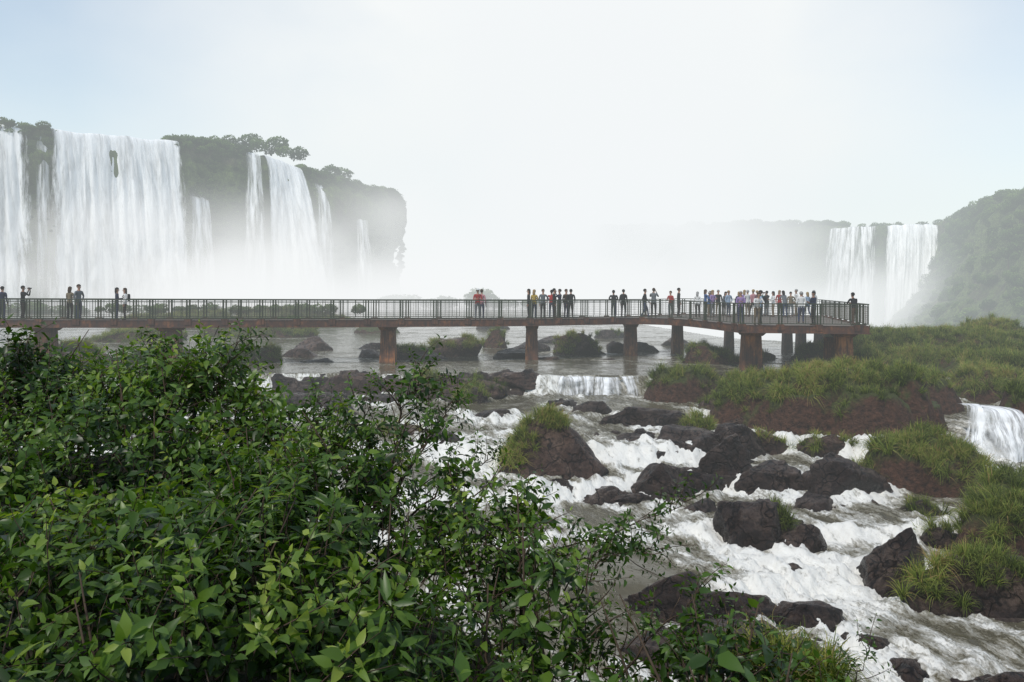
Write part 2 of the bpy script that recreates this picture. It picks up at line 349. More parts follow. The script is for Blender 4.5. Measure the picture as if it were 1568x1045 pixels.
def rot_to(n,ang):
    n=n/np.linalg.norm(n,axis=1,keepdims=True)
    h=np.where(np.abs(n[:,2:3])<.95,np.array([[0,0,1.]]),np.array([[1.,0,0]]))
    x=np.cross(h,n);x/=np.linalg.norm(x,axis=1,keepdims=True);y=np.cross(n,x)
    c=np.cos(ang)[:,None];s=np.sin(ang)[:,None]
    X=x*c+y*s;Y=-x*s+y*c
    return np.stack([X,Y,n],2)
def replicate(protos,pos,nrm,scl,name,mats,r,tintvar=.15,smooth=True,extra_tint=None):
    k=len(pos);which=r.integers(0,len(protos),k);R=rot_to(nrm,r.uniform(0,6.28,k))
    tv=r.normal(0,tintvar,k)
    if extra_tint is not None: tv=tv+extra_tint
    Vs=[];G={};off=0;A=[]
    for pi,pr in enumerate(protos):
        idx=np.where(which==pi)[0]
        if len(idx)==0: continue
        V,a=pr['V'],pr['A']
        W=np.einsum('kij,nj->kni',R[idx],V)*scl[idx][:,None,None]+pos[idx][:,None,:]
        Vs.append(W.reshape(-1,3));A.append(np.clip(a[None,:]+tv[idx][:,None],0,1).ravel())
        for key,(F,mi) in pr['F'].items():
            FF=(F[None]+(np.arange(len(idx))*len(V))[:,None,None]+off).reshape(-1,F.shape[1])
            G.setdefault((key,F.shape[1],mi),[]).append(FF)
        off+=len(idx)*len(V)
    g=[(np.concatenate(v),k2[2]) for k2,v in G.items()]
    return mesh_from(name,np.concatenate(Vs),g,mats,smooth,attrs={'tint':np.concatenate(A)})
gp=[]
for s in range(5):
    V,Q,A=grass_proto(s);gp.append({'V':V,'A':A,'F':{'q':(Q,0)}})
pos=np.concatenate(grass_pts);nr=np.concatenate(grass_n);sc=np.concatenate(grass_s)
nn=nr*.6+np.array([0,0,.65])+rng.normal(0,.18,nr.shape);patch=.30*vn(pos[:,0]*.5,pos[:,1]*.5,0,77)+.22*vn(pos[:,0]*2,pos[:,1]*2,0,78)
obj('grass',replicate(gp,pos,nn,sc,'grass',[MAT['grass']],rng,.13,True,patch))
log('grass tufts',len(pos))

# ---------------------------------------------------------------- river surface
nt,ny=560,800
t=np.linspace(-.95,.95,nt);yy=np.exp(np.linspace(math.log(8.5),math.log(330),ny))
Tt,Yy=np.meshgrid(t,yy,indexing='ij');X=(Tt*Yy).ravel();Y=Yy.ravel()
Z=level(X,Y)
slope=np.abs(level(X,Y+.25)-level(X,Y-.25))/.5
near=1-sstep(36.5,38,Y)
ang=.50;U=X*math.cos(ang)+Y*math.sin(ang);Vf=X*math.sin(ang)-Y*math.cos(ang)
wq=.7*vn(X*.45,Y*.45,0,31)
n1=fbm(X*.42+wq,Y*.36,0,4,21)
n3=fbm(U*2.1+1.3*wq,Vf*.38,0,5,22,.55)
n2=fbm(X*1.6+.8*vn(X,Y,0,32),Y*1.2,0,4,23)
nu=fbm(X*.35,Y*1.1,0,4,24)
foam=np.clip(slope*1.5,0,1.0)*np.where(Y>35.5,.35,1.0)+near*(.42+.55*n1+.70*n3+.26*n2)
foam+= (1-near)*(.12+.45*nu+.38*n2+.3*n1)
def blob(cx,cy,rx,ry): return np.exp(-(((X-cx)/rx)**2+((Y-cy)/ry)**2))
foam-=near*(.45*blob(2.0,34.6,4.0,1.6)+.25*blob(3.0,20.2,1.6,1.5)+.55*blob(2.6,17.6,1.5,1.5)+.25*blob(8.6,14.2,1.4,.5)+.4*blob(10,35,3,1.5)+.4*blob(-8,36,3,1))
foam+=near*(.5*blob(7.2,18.4,2.3,1.1)+.4*blob(9.8,21.3,2,1.0)+.4*blob(3.6,26.3,1.3,1.6)+.5*blob(-1.2,25.6,1.6,2.2)+.35*blob(5.2,19.5,1.8,1)+.4*blob(8.0,16.6,1.5,1.2)+.4*blob(15.5,26,1.5,1)+.3*blob(6.5,14.8,1.5,.7)+.4*blob(10.0,15.3,1.8,.8))
ring=np.zeros_like(X)
for (cx,cy,rx,ry) in river_rocks:
    sel=(np.abs(X-cx)<rx*2.2+1)&(np.abs(Y-cy)<ry*2.2+1)
    rr=np.sqrt(((X[sel]-cx)/(rx+.1))**2+((Y[sel]-cy)/(ry+.1))**2)
    ring[sel]=np.maximum(ring[sel],np.exp(-((rr-1.08)/.22)**2))
foam+=ring*np.where(near>.5,.22,.28)
sel=(Y<39)&(Y>13)&(X>-13)&(X<13);bh,lv_=bedrock(X[sel],Y[sel]);foam[sel]+=.28*np.exp(-((bh-lv_+.03)/.10)**2)
foam=np.clip(foam,0,1.2)
chop=np.abs(fbm(U*1.8,Vf*1.0,0,5,41,.58));chop2=fbm(U*5,Vf*3,0,4,43,.6)
Z=Z+near*foam*(.40*chop+.09*chop2)+(1-near)*(.02*n2+.06*foam*chop)+near*.05*n2
m=M('river_water');co=m.coord('Object');a=m.n('ShaderNodeAttribute',{'attribute_name':'foam'}).outputs['Fac']
fl=m.coord('Object',(2.6,.75,1),-.50);fn=m.noise(fl,2.6,9,.72,.6);fn2=m.noise(m.coord('Object',(1.8,.8,1),-.5),9,7,.75,.3)
ff=m.math('ADD',a,m.math('MULTIPLY',m.math('SUBTRACT',fn,.5),2.3));ff=m.math('ADD',ff,m.math('MULTIPLY',m.math('SUBTRACT',fn2,.5),1.2))
fm=m.ramp(ff,[(.24,0.0),(.50,.40),(.98,1.0)])
w=m.mix(fn,(.050,.043,.027),(.14,.125,.082));
fc=m.mix(m.ramp(ff,[(.40,0.0),(1.15,1.0)]),(.36,.315,.20),(.88,.86,.79))
col=m.mix(fm,w,fc)
rip=m.noise(m.coord('Object',(.8,1.6,1)),3.0,5,.55,.3)
h=m.math('ADD',m.math('MULTIPLY',rip,.18),m.math('MULTIPLY',m.math('MULTIPLY',fn,fm),1.0));h=m.math('ADD',h,m.math('MULTIPLY',m.math('MULTIPLY',fn2,fm),.5))
p=m.n('ShaderNodeBsdfPrincipled',Base_Color=col,Roughness=m.ramp(fm,[(0,.12),(.8,.6)]),Normal=m.bump(h,.7,.14));p.inputs['IOR'].default_value=1.33
MAT['water']=m.done(p.outputs[0])
F=grid_faces(nt,ny)
obj('river',mesh_from('river',np.stack([X,Y,Z],1),[(F,0)],[MAT['water']],True,attrs={'foam':foam}))
log('river')

# ---------------------------------------------------------------- foreground bank / canopy height
CP=np.array([(-9,10.8,3.15),(-7,10.3,3.15),(-5.2,9.7,3.15),(-3.9,9,3.45),(-3.1,8.6,3.45),(-2.4,7.9,3.05),(-1.4,7,2.82),(-.4,6.2,2.55),(.4,5.5,2.2),(1.1,4.9,2.0),(1.75,4.7,2.0),
 (-6,6.5,2.7),(-4,5,2.35),(-3,4,2.15),(-1,3.5,1.95),(0,3.3,1.85),(1,3.3,1.7),(1.7,3.4,1.7),(-2.5,5.5,2.4),(-.8,5,2.15),(2.4,3.2,1.3),(-6,3,2.0),(-9,7,2.7)])
def Hc(x,y):
    w=0;v=0
    for cx,cy,cz in CP:
        k=1/(((x-cx)**2+(y-cy)**2)+.15)**1.6;w=w+k;v=v+k*cz
    return v/w
def ridge(x): return np.interp(x,[-12,-9,-5.2,-3,-1.4,-.4,.4,1.1,1.75,2.1,3],[11.5,11,10,8.8,7.2,6.4,5.6,5.0,4.85,4.3,3.6])
def canopy(x,y):
    l=.30*vn(x*.9,y*.9,0,51)+.26*(1-2*np.abs(vn(x*1.7,y*1.7,0,52)))+.07*vn(x*4,y*4,0,53)
    over=np.maximum(0,y-ridge(x));side=np.maximum(0,x-2.0)
    return Hc(x,y)+l-1.6*over**1.15-1.5*side
def axis(lim,n,fine): 
    s=np.linspace(-1,1,n);return np.sign(s)*(np.abs(s)**fine)*lim
gx=axis(4000,420,4.2);gy=axis(4000,420,4.2)+8
GX,GY=np.meshgrid(gx,gy,indexing='ij');GX=GX.ravel();GY=GY.ravel()
bed=level(GX,GY)-1.1+.3*vn(GX*.3,GY*.3,0,61)
over=np.maximum(0,GY-ridge(np.clip(GX,-12,3)));side=np.maximum(0,GX-2.0)
bank=Hc(np.clip(GX,-9,2.2),np.clip(GY,1,11))-1.1-1.5*over-1.1*side
lb=np.clip((-GX-GY*.75-4)*.35,0,4)
leftbank=np.where(lb>0,-1.0+lb,-50)
G=np.maximum(bed,bank);G=np.where(GY<60,np.maximum(G,leftbank),G)
G=np.where((GY<1.0),np.maximum(-3.2,1.0-1.1*side)+.2*vn(GX*.2,GY*.2,0,2),G)
G=np.where((np.abs(GX)>420)|(GY>600),-10+12*sstep(600,2500,np.hypot(GX,GY))+4*vn(GX*.004,GY*.004,0,3),G)
m=M('ground_soil');n=m.noise(m.coord('Object'),1.5,6);c=m.mix(n,(.014,.011,.007),(.03,.032,.014))
p=m.n('ShaderNodeBsdfPrincipled',Base_Color=c,Roughness=.9,Normal=m.bump(n,.6,.1));MAT['ground']=m.done(p.outputs[0])
obj('ground',mesh_from('ground',np.stack([GX,GY,G],1),[(grid_faces(420,420),0)],[MAT['ground']],True))
log('ground')

# ---------------------------------------------------------------- leaf sprigs
def leaf(V,T,A,base,d,up,L,w,fold,droop,tint):
    d=d/np.linalg.norm(d);s=np.cross(d,up);s/=max(np.linalg.norm(s),1e-6);u=np.cross(s,d)
    n=len(V)
    def P(a,b,c): return base+d*a*L+s*b*w+u*c*L
    dr=lambda t:-droop*t*t
    V+= [P(0,0,0),P(.33,0,dr(.33)),P(.68,0,dr(.68)),P(1,0,dr(1)),P(.28,-1,dr(.28)+fold*w/L),P(.62,-.8,dr(.62)+fold*w/L*.8),P(.28,1,dr(.28)+fold*w/L),P(.62,.8,dr(.62)+fold*w/L*.8)]
    A+= [tint]*8
    for f in((0,1,4),(4,1,2),(4,2,5),(5,2,3),(0,6,1),(6,2,1),(6,7,2),(7,3,2)): T.append([n+i for i in f])
def sprig_proto(seed,length=.42,nl=13,lsize=.125,wr=(.20,.27)):
    r=np.random.default_rng(seed);V=[];T=[];A=[]
    bend=r.normal(0,.25,2);pts=[]
    for i in range(6):
        t_=i/5;pts.append(np.array([bend[0]*t_*t_*length,bend[1]*t_*t_*length,length*t_*(1-.12*t_)]))
    pts=np.array(pts)
    for i in range(nl):
        t_=.15+.85*(i+.5)/nl;k=t_*5;j=min(int(k),4);p=pts[j]*(1-(k-j))+pts[j+1]*(k-j)
        ang=i*2.4+r.normal(0,.3);el=r.uniform(-.25,.55)+ (.6 if i>=nl-2 else 0)
        d=np.array([math.cos(ang)*math.cos(el),math.sin(ang)*math.cos(el),math.sin(el)])
        L=lsize*r.uniform(.6,1.15)*(1-.45*max(0,t_-.75)/.25);w=L*r.uniform(*wr)
        st=p+d*.02;up=np.array([0,0,1.])+r.normal(0,.35,3)
        leaf(V,T,A,st,d,up,L,w,r.uniform(.1,.5),r.uniform(.1,.55),np.clip(.27+.34*t_+r.normal(0,.12),0,.92))
    nv=len(V);ac=Acc();tube(ac,pts,np.linspace(.006,.002,6),3)
    SV=np.concatenate(ac.V);SQ=np.concatenate(ac.Q)+nv
    return {'V':np.concatenate([np.array(V),SV]),'A':np.concatenate([np.array(A),np.full(len(SV),.5)]),'F':{'t':(np.array(T),0),'q':(SQ,1)}}
SP=[sprig_proto(500+i,rng.uniform(.32,.5),int(rng.integers(10,16)),rng.uniform(.085,.135)) for i in range(10)]
SPN=[sprig_proto(560+i,rng.uniform(.35,.5),int(rng.integers(14,20)),rng.uniform(.11,.15),(.11,.16)) for i in range(5)]
SPS=[sprig_proto(600+i,rng.uniform(.25,.4),int(rng.integers(12,18)),rng.uniform(.055,.08)) for i in range(6)]
SPL=[sprig_proto(700+i,rng.uniform(.3,.4),8,rng.uniform(.16,.20)) for i in range(4)]
def sample_canopy(n,dens,r,maxdep=.45):
    x=[];y=[]
    tot=0
    while tot<n:
        cx=r.uniform(-11.5,2.9,n*2);cy=r.uniform(2.5,12.5,n*2)
        rg=ridge(cx);ok=(cy<rg+.9)&(cx>-.78*cy-1.2)&(cy>2.6)
        ok&=r.random(n*2)<np.clip(7.5/cy,.45,1)
        x.append(cx[ok]);y.append(cy[ok]);tot+=ok.sum()
    x=np.concatenate(x)[:n];y=np.concatenate(y)[:n]
    h=canopy(x,y);e=.12
    gxn=-(canopy(x+e,y)-canopy(x-e,y))/(2*e);gyn=-(canopy(x,y+e)-canopy(x,y-e))/(2*e)
    N=np.stack([gxn,gyn,np.ones(n)],1);N/=np.linalg.norm(N,axis=1,keepdims=True)
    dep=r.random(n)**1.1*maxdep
    return np.stack([x,y,h],1)-N*dep[:,None]-np.array([0,0,.2]),N,dep
r1=np.random.default_rng(11)
P,N,dep=sample_canopy(5900,1,r1,.65)
kind=fbm(P[:,0]*.55,P[:,1]*.55,0,3,88);kind2=fbm(P[:,0]*.5,P[:,1]*.5,0,2,89)
D=N*.9+np.array([0,0,.25])+r1.normal(0,.55,P.shape)
light=.30*vn(P[:,0]*.9,P[:,1]*.9,0,91)+.16*vn(P[:,0]*3,P[:,1]*3,0,92)-.55*(dep-.25)  # random leaf tone, with shade painted in for sprigs deeper in the shrub
s1=kind>-.10;small=~s1;nar=s1&(kind2>.22);s1=s1&~nar
mt_=[MAT['leaf'],MAT['bark']]
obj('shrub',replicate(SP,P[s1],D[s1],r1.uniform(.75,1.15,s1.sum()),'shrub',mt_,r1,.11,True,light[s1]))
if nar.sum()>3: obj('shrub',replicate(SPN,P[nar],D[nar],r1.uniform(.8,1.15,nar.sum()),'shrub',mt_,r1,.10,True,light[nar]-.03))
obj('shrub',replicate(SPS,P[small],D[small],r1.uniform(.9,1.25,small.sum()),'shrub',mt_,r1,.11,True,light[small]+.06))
P,N,dep=sample_canopy(300,1,r1,.1);k=P[:,1]<6.5
D=N*.5+np.array([0,0,.8])+r1.normal(0,.3,P.shape)
obj('shrub',replicate(SPL,P[k],D[k],r1.uniform(.7,1.0,k.sum()),'shrub',mt_,r1,.08,True,None))
log('shrub')
def shoot(name,pts,r0,nsp,scale,seed,side=.25,big=False):
    r=np.random.default_rng(seed);pts=np.array(pts,float)
    tt=np.linspace(0,len(pts)-1,14);Q=np.stack([np.interp(tt,np.arange(len(pts)),pts[:,k]) for k in range(3)],1)
    Q[1:-1]+=r.normal(0,.015,(12,3))
    ac=Acc();tube(ac,Q,np.linspace(r0,r0*.3,14),5)
    pos=[];dirs=[]
    for i in range(nsp):
        u=.25+.75*i/(nsp-1);k=u*13;j=min(int(k),12);p=Q[j]*(1-k+j)+Q[j+1]*(k-j);ax=Q[min(j+1,13)]-Q[max(j-1,0)];ax/=np.linalg.norm(ax)
        d=r.normal(size=3);d-=ax*(d@ax);d/=np.linalg.norm(d);d=d*.8+ax*.7+np.array([0,0,.15])
        e=p+d/np.linalg.norm(d)*r.uniform(.03,side)*(1.2-u)
        tube(ac,[p,(p+e)/2+[0,0,.01],e],[r0*.35,r0*.28,.003],4)
        pos.append(e);dirs.append(d if i<nsp-1 else ax)
    root=obj(name,ac.mesh(name,[MAT['bark']],True))
    me=replicate(SP if big else SPS,np.array(pos),np.array(dirs),r.uniform(.6,.95,nsp)*scale*(.72 if big else 1),'foliage',mt_,r,.1,True,np.full(nsp,-.04))
    obj('foliage',me,root)
shoot('sapling',[(-1.15,7.1,2.0),(-1.05,7.0,2.6),(-.95,7,3.1),(-.8,7,3.40)],.016,42,1.15,1,.5,True)
shoot('sapling',[(-1.1,7.0,2.3),(-1.25,7.0,2.75),(-1.3,6.9,3.12)],.012,24,1.15,2,.4,True)
shoot('sapling',[(-1.0,7.0,2.4),(-.75,6.9,2.8),(-.5,6.8,3.18)],.012,26,1.15,12,.4,True)
shoot('sapling',[(-1.6,7.2,2.1),(-1.6,7.2,2.6),(-1.7,7.2,2.95)],.012,22,1.1,3,.35,True)
shoot('sapling',[(-.9,6.9,2.1),(-.55,6.8,2.5),(-.2,6.7,2.7)],.012,22,1.1,15,.35,True)
shoot('sapling',[(-3.2,8.6,2.8),(-3.1,8.5,3.2),(-2.9,8.4,3.55)],.012,20,1.3,4,.35,True)
shoot('sapling',[(-3.9,9.0,2.8),(-3.8,8.9,3.2),(-3.9,8.9,3.5)],.012,18,1.3,24,.35,True)
shoot('sapling',[(-.5,6.2,1.9),(.1,5.9,2.15),(.7,5.7,2.4),(1.2,5.6,2.62)],.010,28,.9,5,.25)
shoot('sapling',[(-.3,6.1,2.0),(0.0,6.0,2.35),(.15,5.9,2.6)],.009,20,1.0,6,.25,True)
shoot('sapling',[(-.1,5.9,2.0),(.4,5.7,2.2),(.75,5.6,2.3),(1.0,5.5,2.36)],.009,26,.95,7,.25)
shoot('sapling',[(.3,5.5,1.8),(.5,5.4,2.1),(.62,5.3,2.4)],.009,16,.95,8,.25,True)
shoot('sapling',[(.7,5.2,1.6),(.95,5.1,1.95),(1.15,5.0,2.2)],.009,16,1.0,9,.25)
shoot('sapling',[(1.9,4.7,1.5),(2.0,4.6,1.9),(2.05,4.55,2.1)],.007,10,.7,10,.15)
shoot('sapling',[(-2.1,7.6,2.3),(-1.9,7.5,2.8),(-1.75,7.5,3.05)],.010,20,1.0,13,.35,True)
ac=Acc()
for i in range(130):
    x=r1.uniform(-7,1.8);y=r1.uniform(3.2,float(ridge(x)));h=float(canopy(np.array([x]),np.array([y]))[0])
    a=r1.normal(0,.35,2);tube(ac,[(x,y,h-1.0),(x+a[0]*.4,y+a[1]*.3,h-.5),(x+a[0],y+a[1]*.8,h+.05)],[.016,.010,.004],5)
obj('shrub_stems',ac.mesh('shrub_stems',[MAT['bark']],True))
k=34;pp=np.stack([r1.normal(1.75,.16,k),r1.normal(4.9,.15,k),np.full(k,1.7)],1)
obj('grass_tuft',replicate(gp,pp,np.tile([0,0,1.],(k,1))+r1.normal(0,.25,(k,3)),np.full(k,.5),'grass_tuft',[MAT['grass']],r1,.1,True,None))
log('shoots')

# ---------------------------------------------------------------- cliffs
m=M('cliff_rock');co=m.coord('Object');st=m.coord('Object',(1,1,.18));n=m.noise(co,.12,7,.65);n2=m.noise(st,.5,7,.7);n3=m.noise(co,.9,7,.75)
rockc=m.mix(m.ramp(n2,[(.3,0.0),(.7,1.0)]),(.016,.010,.008),(.17,.12,.085));veg=m.mix(m.ramp(n3,[(.32,0.0),(.66,1.0)]),(.010,.026,.005),(.20,.29,.055))
f=m.ramp(m.math('ADD',m.math('MULTIPLY',n,1.0),m.math('MULTIPLY',n2,.4)),[(.52,0.0),(.68,1.0)])
p=m.n('ShaderNodeBsdfPrincipled',Base_Color=m.mix(f,rockc,veg),Roughness=.9,Normal=m.bump(m.math('ADD',n3,n2),1.0,2.2));MAT['cliff']=m.done(p.outputs[0])
def resample(pts,n):
    pts=np.array(pts,float);d=np.r_[0,np.cumsum(np.linalg.norm(np.diff(pts[:,:2],axis=0),axis=1))]
    s=np.linspace(0,d[-1],n);return np.stack([np.interp(s,d,pts[:,k]) for k in range(pts.shape[1])],1),s
def path_normals(P):
    t_=np.gradient(P[:,:2],axis=0);t_/=np.linalg.norm(t_,axis=1,keepdims=True)
    return np.stack([t_[:,1],-t_[:,0]],1)
def cliff(name,pts,zb,prof,n=260,nv=70,amp=2.2,seed=0,back=60):
    P,s=resample(pts,n);N=path_normals(P)
    v=np.linspace(0,1,nv);V=np.zeros((n,nv+14,3))
    S,Vv=np.meshgrid(s,v,indexing='ij')
    ztop=P[:,2][:,None]+.5*vn(S*.3,0*S,0,seed)
    z=ztop+(zb-ztop)*Vv
    off=np.interp(Vv,*prof)*1.0+amp*fbm(S*.11,z*.05,0,4,seed+1)+amp*.5*fbm(S*.5,z*.12,0,4,seed+2)+.7*np.abs(vn(S*.15,z*.35,0,seed+3))
    off*=np.clip(.25+Vv*8,0,1)
    V[:,14:,0]=P[:,0:1]+N[:,0:1]*off;V[:,14:,1]=P[:,1:2]+N[:,1:2]*off;V[:,14:,2]=z
    for k in range(14):
        b=back*((14-k)/14)**1.6;V[:,k,0]=P[:,0]-N[:,0]*b;V[:,k,1]=P[:,1]-N[:,1]*b
        V[:,k,2]=ztop[:,0]+.8*fbm(V[:,k,0]*.15,V[:,k,1]*.15,0,3,seed+6)*(1-k/14)+.02*b
    me=mesh_from(name,V.reshape(-1,3),[(grid_faces(n,nv+14)[:,::-1],0)],[MAT['cliff']],True)
    return obj(name,me),P,N
LC=[(-108,118,30.5),(-90.6,125,30.6),(-83.6,130,30.5),(-79,133,30.3),(-75,138,30),(-62.6,150,31),(-57.7,155,31.5),(-51.7,160,30.3),(-47.5,165,29.2),(-42.4,170,27.8),(-33,180,26.3),(-28.2,187,25.8),(-27.5,196,25.5),(-36,215,25),(-60,250,26)]
lc,LP,LN=cliff('cliff',LC,-2,([0,.06,.2,.38,.5,.62,.8,1],[0,.8,.9,-.6,-2.6,-2.2,.4,4.5]),340,80,2.0,3,50)
RC=[(20,360,30),(60,345,30),(100,325,30),(126,306,28.5),(139,301,28.0),(156,297,28.0),(160,293,30)]
rc,RP,RN=cliff('cliff',RC,-20,([0,.1,.5,.7,1],[0,.8,1,3,9]),200,60,2.5,13,60)
HC=[(160,292,29),(150,262,29),(142,240,30),(135,220,29),(129,200,28),(127,170,29),(135,130,30),(150,90,30)]
hc,HP,HN=cliff('hill',HC,-22,([0,.1,.3,.5,.75,1],[0,1.5,4,9,20,34]),240,70,3.5,23,80)
log('cliffs')
def crown_proto(seed,nl=420,trunk=True):
    r=np.random.default_rng(seed);d=r.normal(size=(nl,3));d/=np.linalg.norm(d,axis=1,keepdims=True)
    lob=1+.45*fbm(d[:,0]*1.6+seed,d[:,1]*1.6,d[:,2]*1.6,2,seed)
    rad=(r.uniform(.5,1,nl)**.5)*lob;C=d*rad[:,None]*np.array([1,1,.66])
    V=[];Q=[];A=[]
    for i in range(nl):
        n=d[i]+r.normal(0,.5,3);n/=np.linalg.norm(n);a=np.cross(n,r.normal(size=3));a/=np.linalg.norm(a);b=np.cross(n,a);s=r.uniform(.07,.17)
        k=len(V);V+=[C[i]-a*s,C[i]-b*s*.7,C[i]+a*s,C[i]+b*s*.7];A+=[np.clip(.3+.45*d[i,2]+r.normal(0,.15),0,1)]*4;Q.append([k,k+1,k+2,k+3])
    V=np.array(V);A=np.array(A);Q=np.array(Q)
    if not trunk: return {'V':V,'A':A,'F':{'l':(Q,0)}}
    nv=len(V);ac=Acc();tube(ac,[(0,0,-1.9),(.05,0,-1),(0,0,0)],[.09,.07,.03],5)
    SV=np.concatenate(ac.V);SQ=np.concatenate(ac.Q)+nv
    return {'V':np.concatenate([V,SV]),'A':np.concatenate([A,np.zeros(len(SV))]),'F':{'l':(Q,0),'q':(SQ,1)}}
CR=[crown_proto(40+i) for i in range(5)];CB=[crown_proto(60+i,420,False) for i in range(5)]
rf=np.random.default_rng(5)
def up(n): return np.tile([0,0,1.],(n,1))+rf.normal(0,.08,(n,3))
pos=[];scl=[]
def inwater(x): return (-82.5<x<-80.8) or (-77.5<x<-63.4) or (-52.2<x<-44.5)
for i in range(900):
    j=rf.integers(25,len(LP)-60);b=rf.random()**1.5*16;x=LP[j,0]-LN[j,0]*b;y=LP[j,1]-LN[j,1]*b
    if inwater(LP[j,0]) and b<12: continue
    s=rf.uniform(.8,1.7)
    if inwater(LP[j,0]): s*=.55
    if -62<LP[j,0]<-54 and b>4: s=rf.uniform(1.5,2.5)
    if LP[j,0]<-75: s*=.8
    pos.append((x,y,LP[j,2]+s*.35));scl.append(s)
for (x,y,z,s) in[(-58,163,33.8,1.8),(-55,167,34.4,2.7),(-52.6,165,33.4,2.2),(-50,168,33.8,2.9),(-48,167,32.6,1.9),(-46,171,32.6,2.2),(-60,160,33.2,1.6),(-41,180,30.0,2.4),(-38.5,181,29.7,2.2)]:
    pos.append((x,y,z));scl.append(s)
for i in range(900):
    j=rf.integers(20,len(LP)-50)
    if inwater(LP[j,0]):continue
    dz=rf.random()**1.5*19;pos.append((LP[j,0]+LN[j,0]*.7,LP[j,1]+LN[j,1]*.7,LP[j,2]-dz));scl.append(rf.uniform(.4,1.2)*(1-.02*dz))
pos=np.array(pos);scl=np.array(scl)
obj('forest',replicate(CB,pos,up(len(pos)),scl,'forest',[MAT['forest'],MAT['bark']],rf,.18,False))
pos=[];scl=[]
for i in range(260):
    j=rf.integers(0,len(RP));b=rf.random()*14;s=rf.uniform(1.2,2.6)
    if 127<RP[j,0]<157 and b<10: continue
    pos.append((RP[j,0]-RN[j,0]*b,RP[j,1]-RN[j,1]*b,RP[j,2]+s*.4));scl.append(s)
pr=([0,.1,.3,.5,.75,1],[0,1.5,4,9,20,34])
for i in range(1500):
    j=rf.integers(0,len(HP));s=rf.uniform(1.0,2.6);v=rf.random()
    if rf.random()<.3:
        b=rf.random()*15;pos.append((HP[j,0]-HN[j,0]*b,HP[j,1]-HN[j,1]*b,HP[j,2]+s*.5))
    else:
        b=float(np.interp(v,*pr));pos.append((HP[j,0]+HN[j,0]*(b+.5),HP[j,1]+HN[j,1]*(b+.5),HP[j,2]+(-22-HP[j,2])*v+.3))
    scl.append(s)
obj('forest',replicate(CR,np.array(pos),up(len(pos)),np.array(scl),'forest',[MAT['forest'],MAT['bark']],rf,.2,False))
pos=[];scl=[]
for (cx,cy,w,n,smin,smax,z) in[(-34,82,8,20,.4,.9,1.7),(-22,88,7,14,.4,.9,1.6),(-20,66,4,8,.3,.6,1.3),(-70,118,9,10,1.2,2.0,.2),(-46,122,9,14,.9,2.2,-.2),(-18,150,6,14,1.3,2.4,1.0),(-6,150,2,4,2.2,3.2,1.6),(0,150,6,14,1.0,1.7,.9)]:
    for i in range(n):
        s=rf.uniform(smin,smax);pos.append((cx+rf.uniform(-w,w),cy+rf.normal(0,2),z+s*.1));scl.append(s)
obj('bushes',replicate(CB,np.array(pos),up(len(pos)),np.array(scl),'bushes',[MAT['forest'],MAT['bark']],rf,.12,False))
log('forest')

# ---------------------------------------------------------------- waterfalls
def fall_mat(name,cover,vs=.10,us=.8,lo=.55):
    m=M(name);uv=m.n('ShaderNodeUVMap').outputs[0]
    v=m.n('ShaderNodeMapping',Vector=uv,Scale=(us,vs,1)).outputs[0]
    v2=m.n('ShaderNodeMapping',Vector=uv,Scale=(us*3.5,vs*4,1)).outputs[0]
    n=m.noise(v,1,6,.62,.4);n2=m.noise(v2,1,6,.7,.3)
    e=m.n('ShaderNodeAttribute',{'attribute_name':'edge'}).outputs['Fac']
    c=m.mix(m.ramp(m.math('ADD',m.math('MULTIPLY',n,.6),m.math('MULTIPLY',n2,.4)),[(.38,0.0),(.54,1.0)]),(lo,lo,lo*.98),(.95,.95,.94))
    d=m.n('ShaderNodeBsdfPrincipled',Base_Color=c,Roughness=.8,Normal=m.bump(m.math('ADD',n,n2),.4,.5))
    al=m.math('ADD',m.math('MULTIPLY',n,.9),m.math('MULTIPLY',n2,.35));al=m.math('ADD',al,m.math('MULTIPLY',e,cover));al=m.ramp(al,[(.72,0.0),(.95,1.0)])
    tr=m.n('ShaderNodeBsdfTransparent')
    return m.done(m.n('ShaderNodeMixShader',i0=al,i1=tr.outputs[0],i2=d.outputs[0]).outputs[0])
MAT['fall']=fall_mat('falling_water',.74);MAT['fall_thin']=fall_mat('thin_falling_water',.26,.06,.9);MAT['fall_small']=fall_mat('cascade_water',.32,.5,3.0,.45);MAT['fall_lace']=fall_mat('lace_cascade_water',.25,.5,3.2,.5)
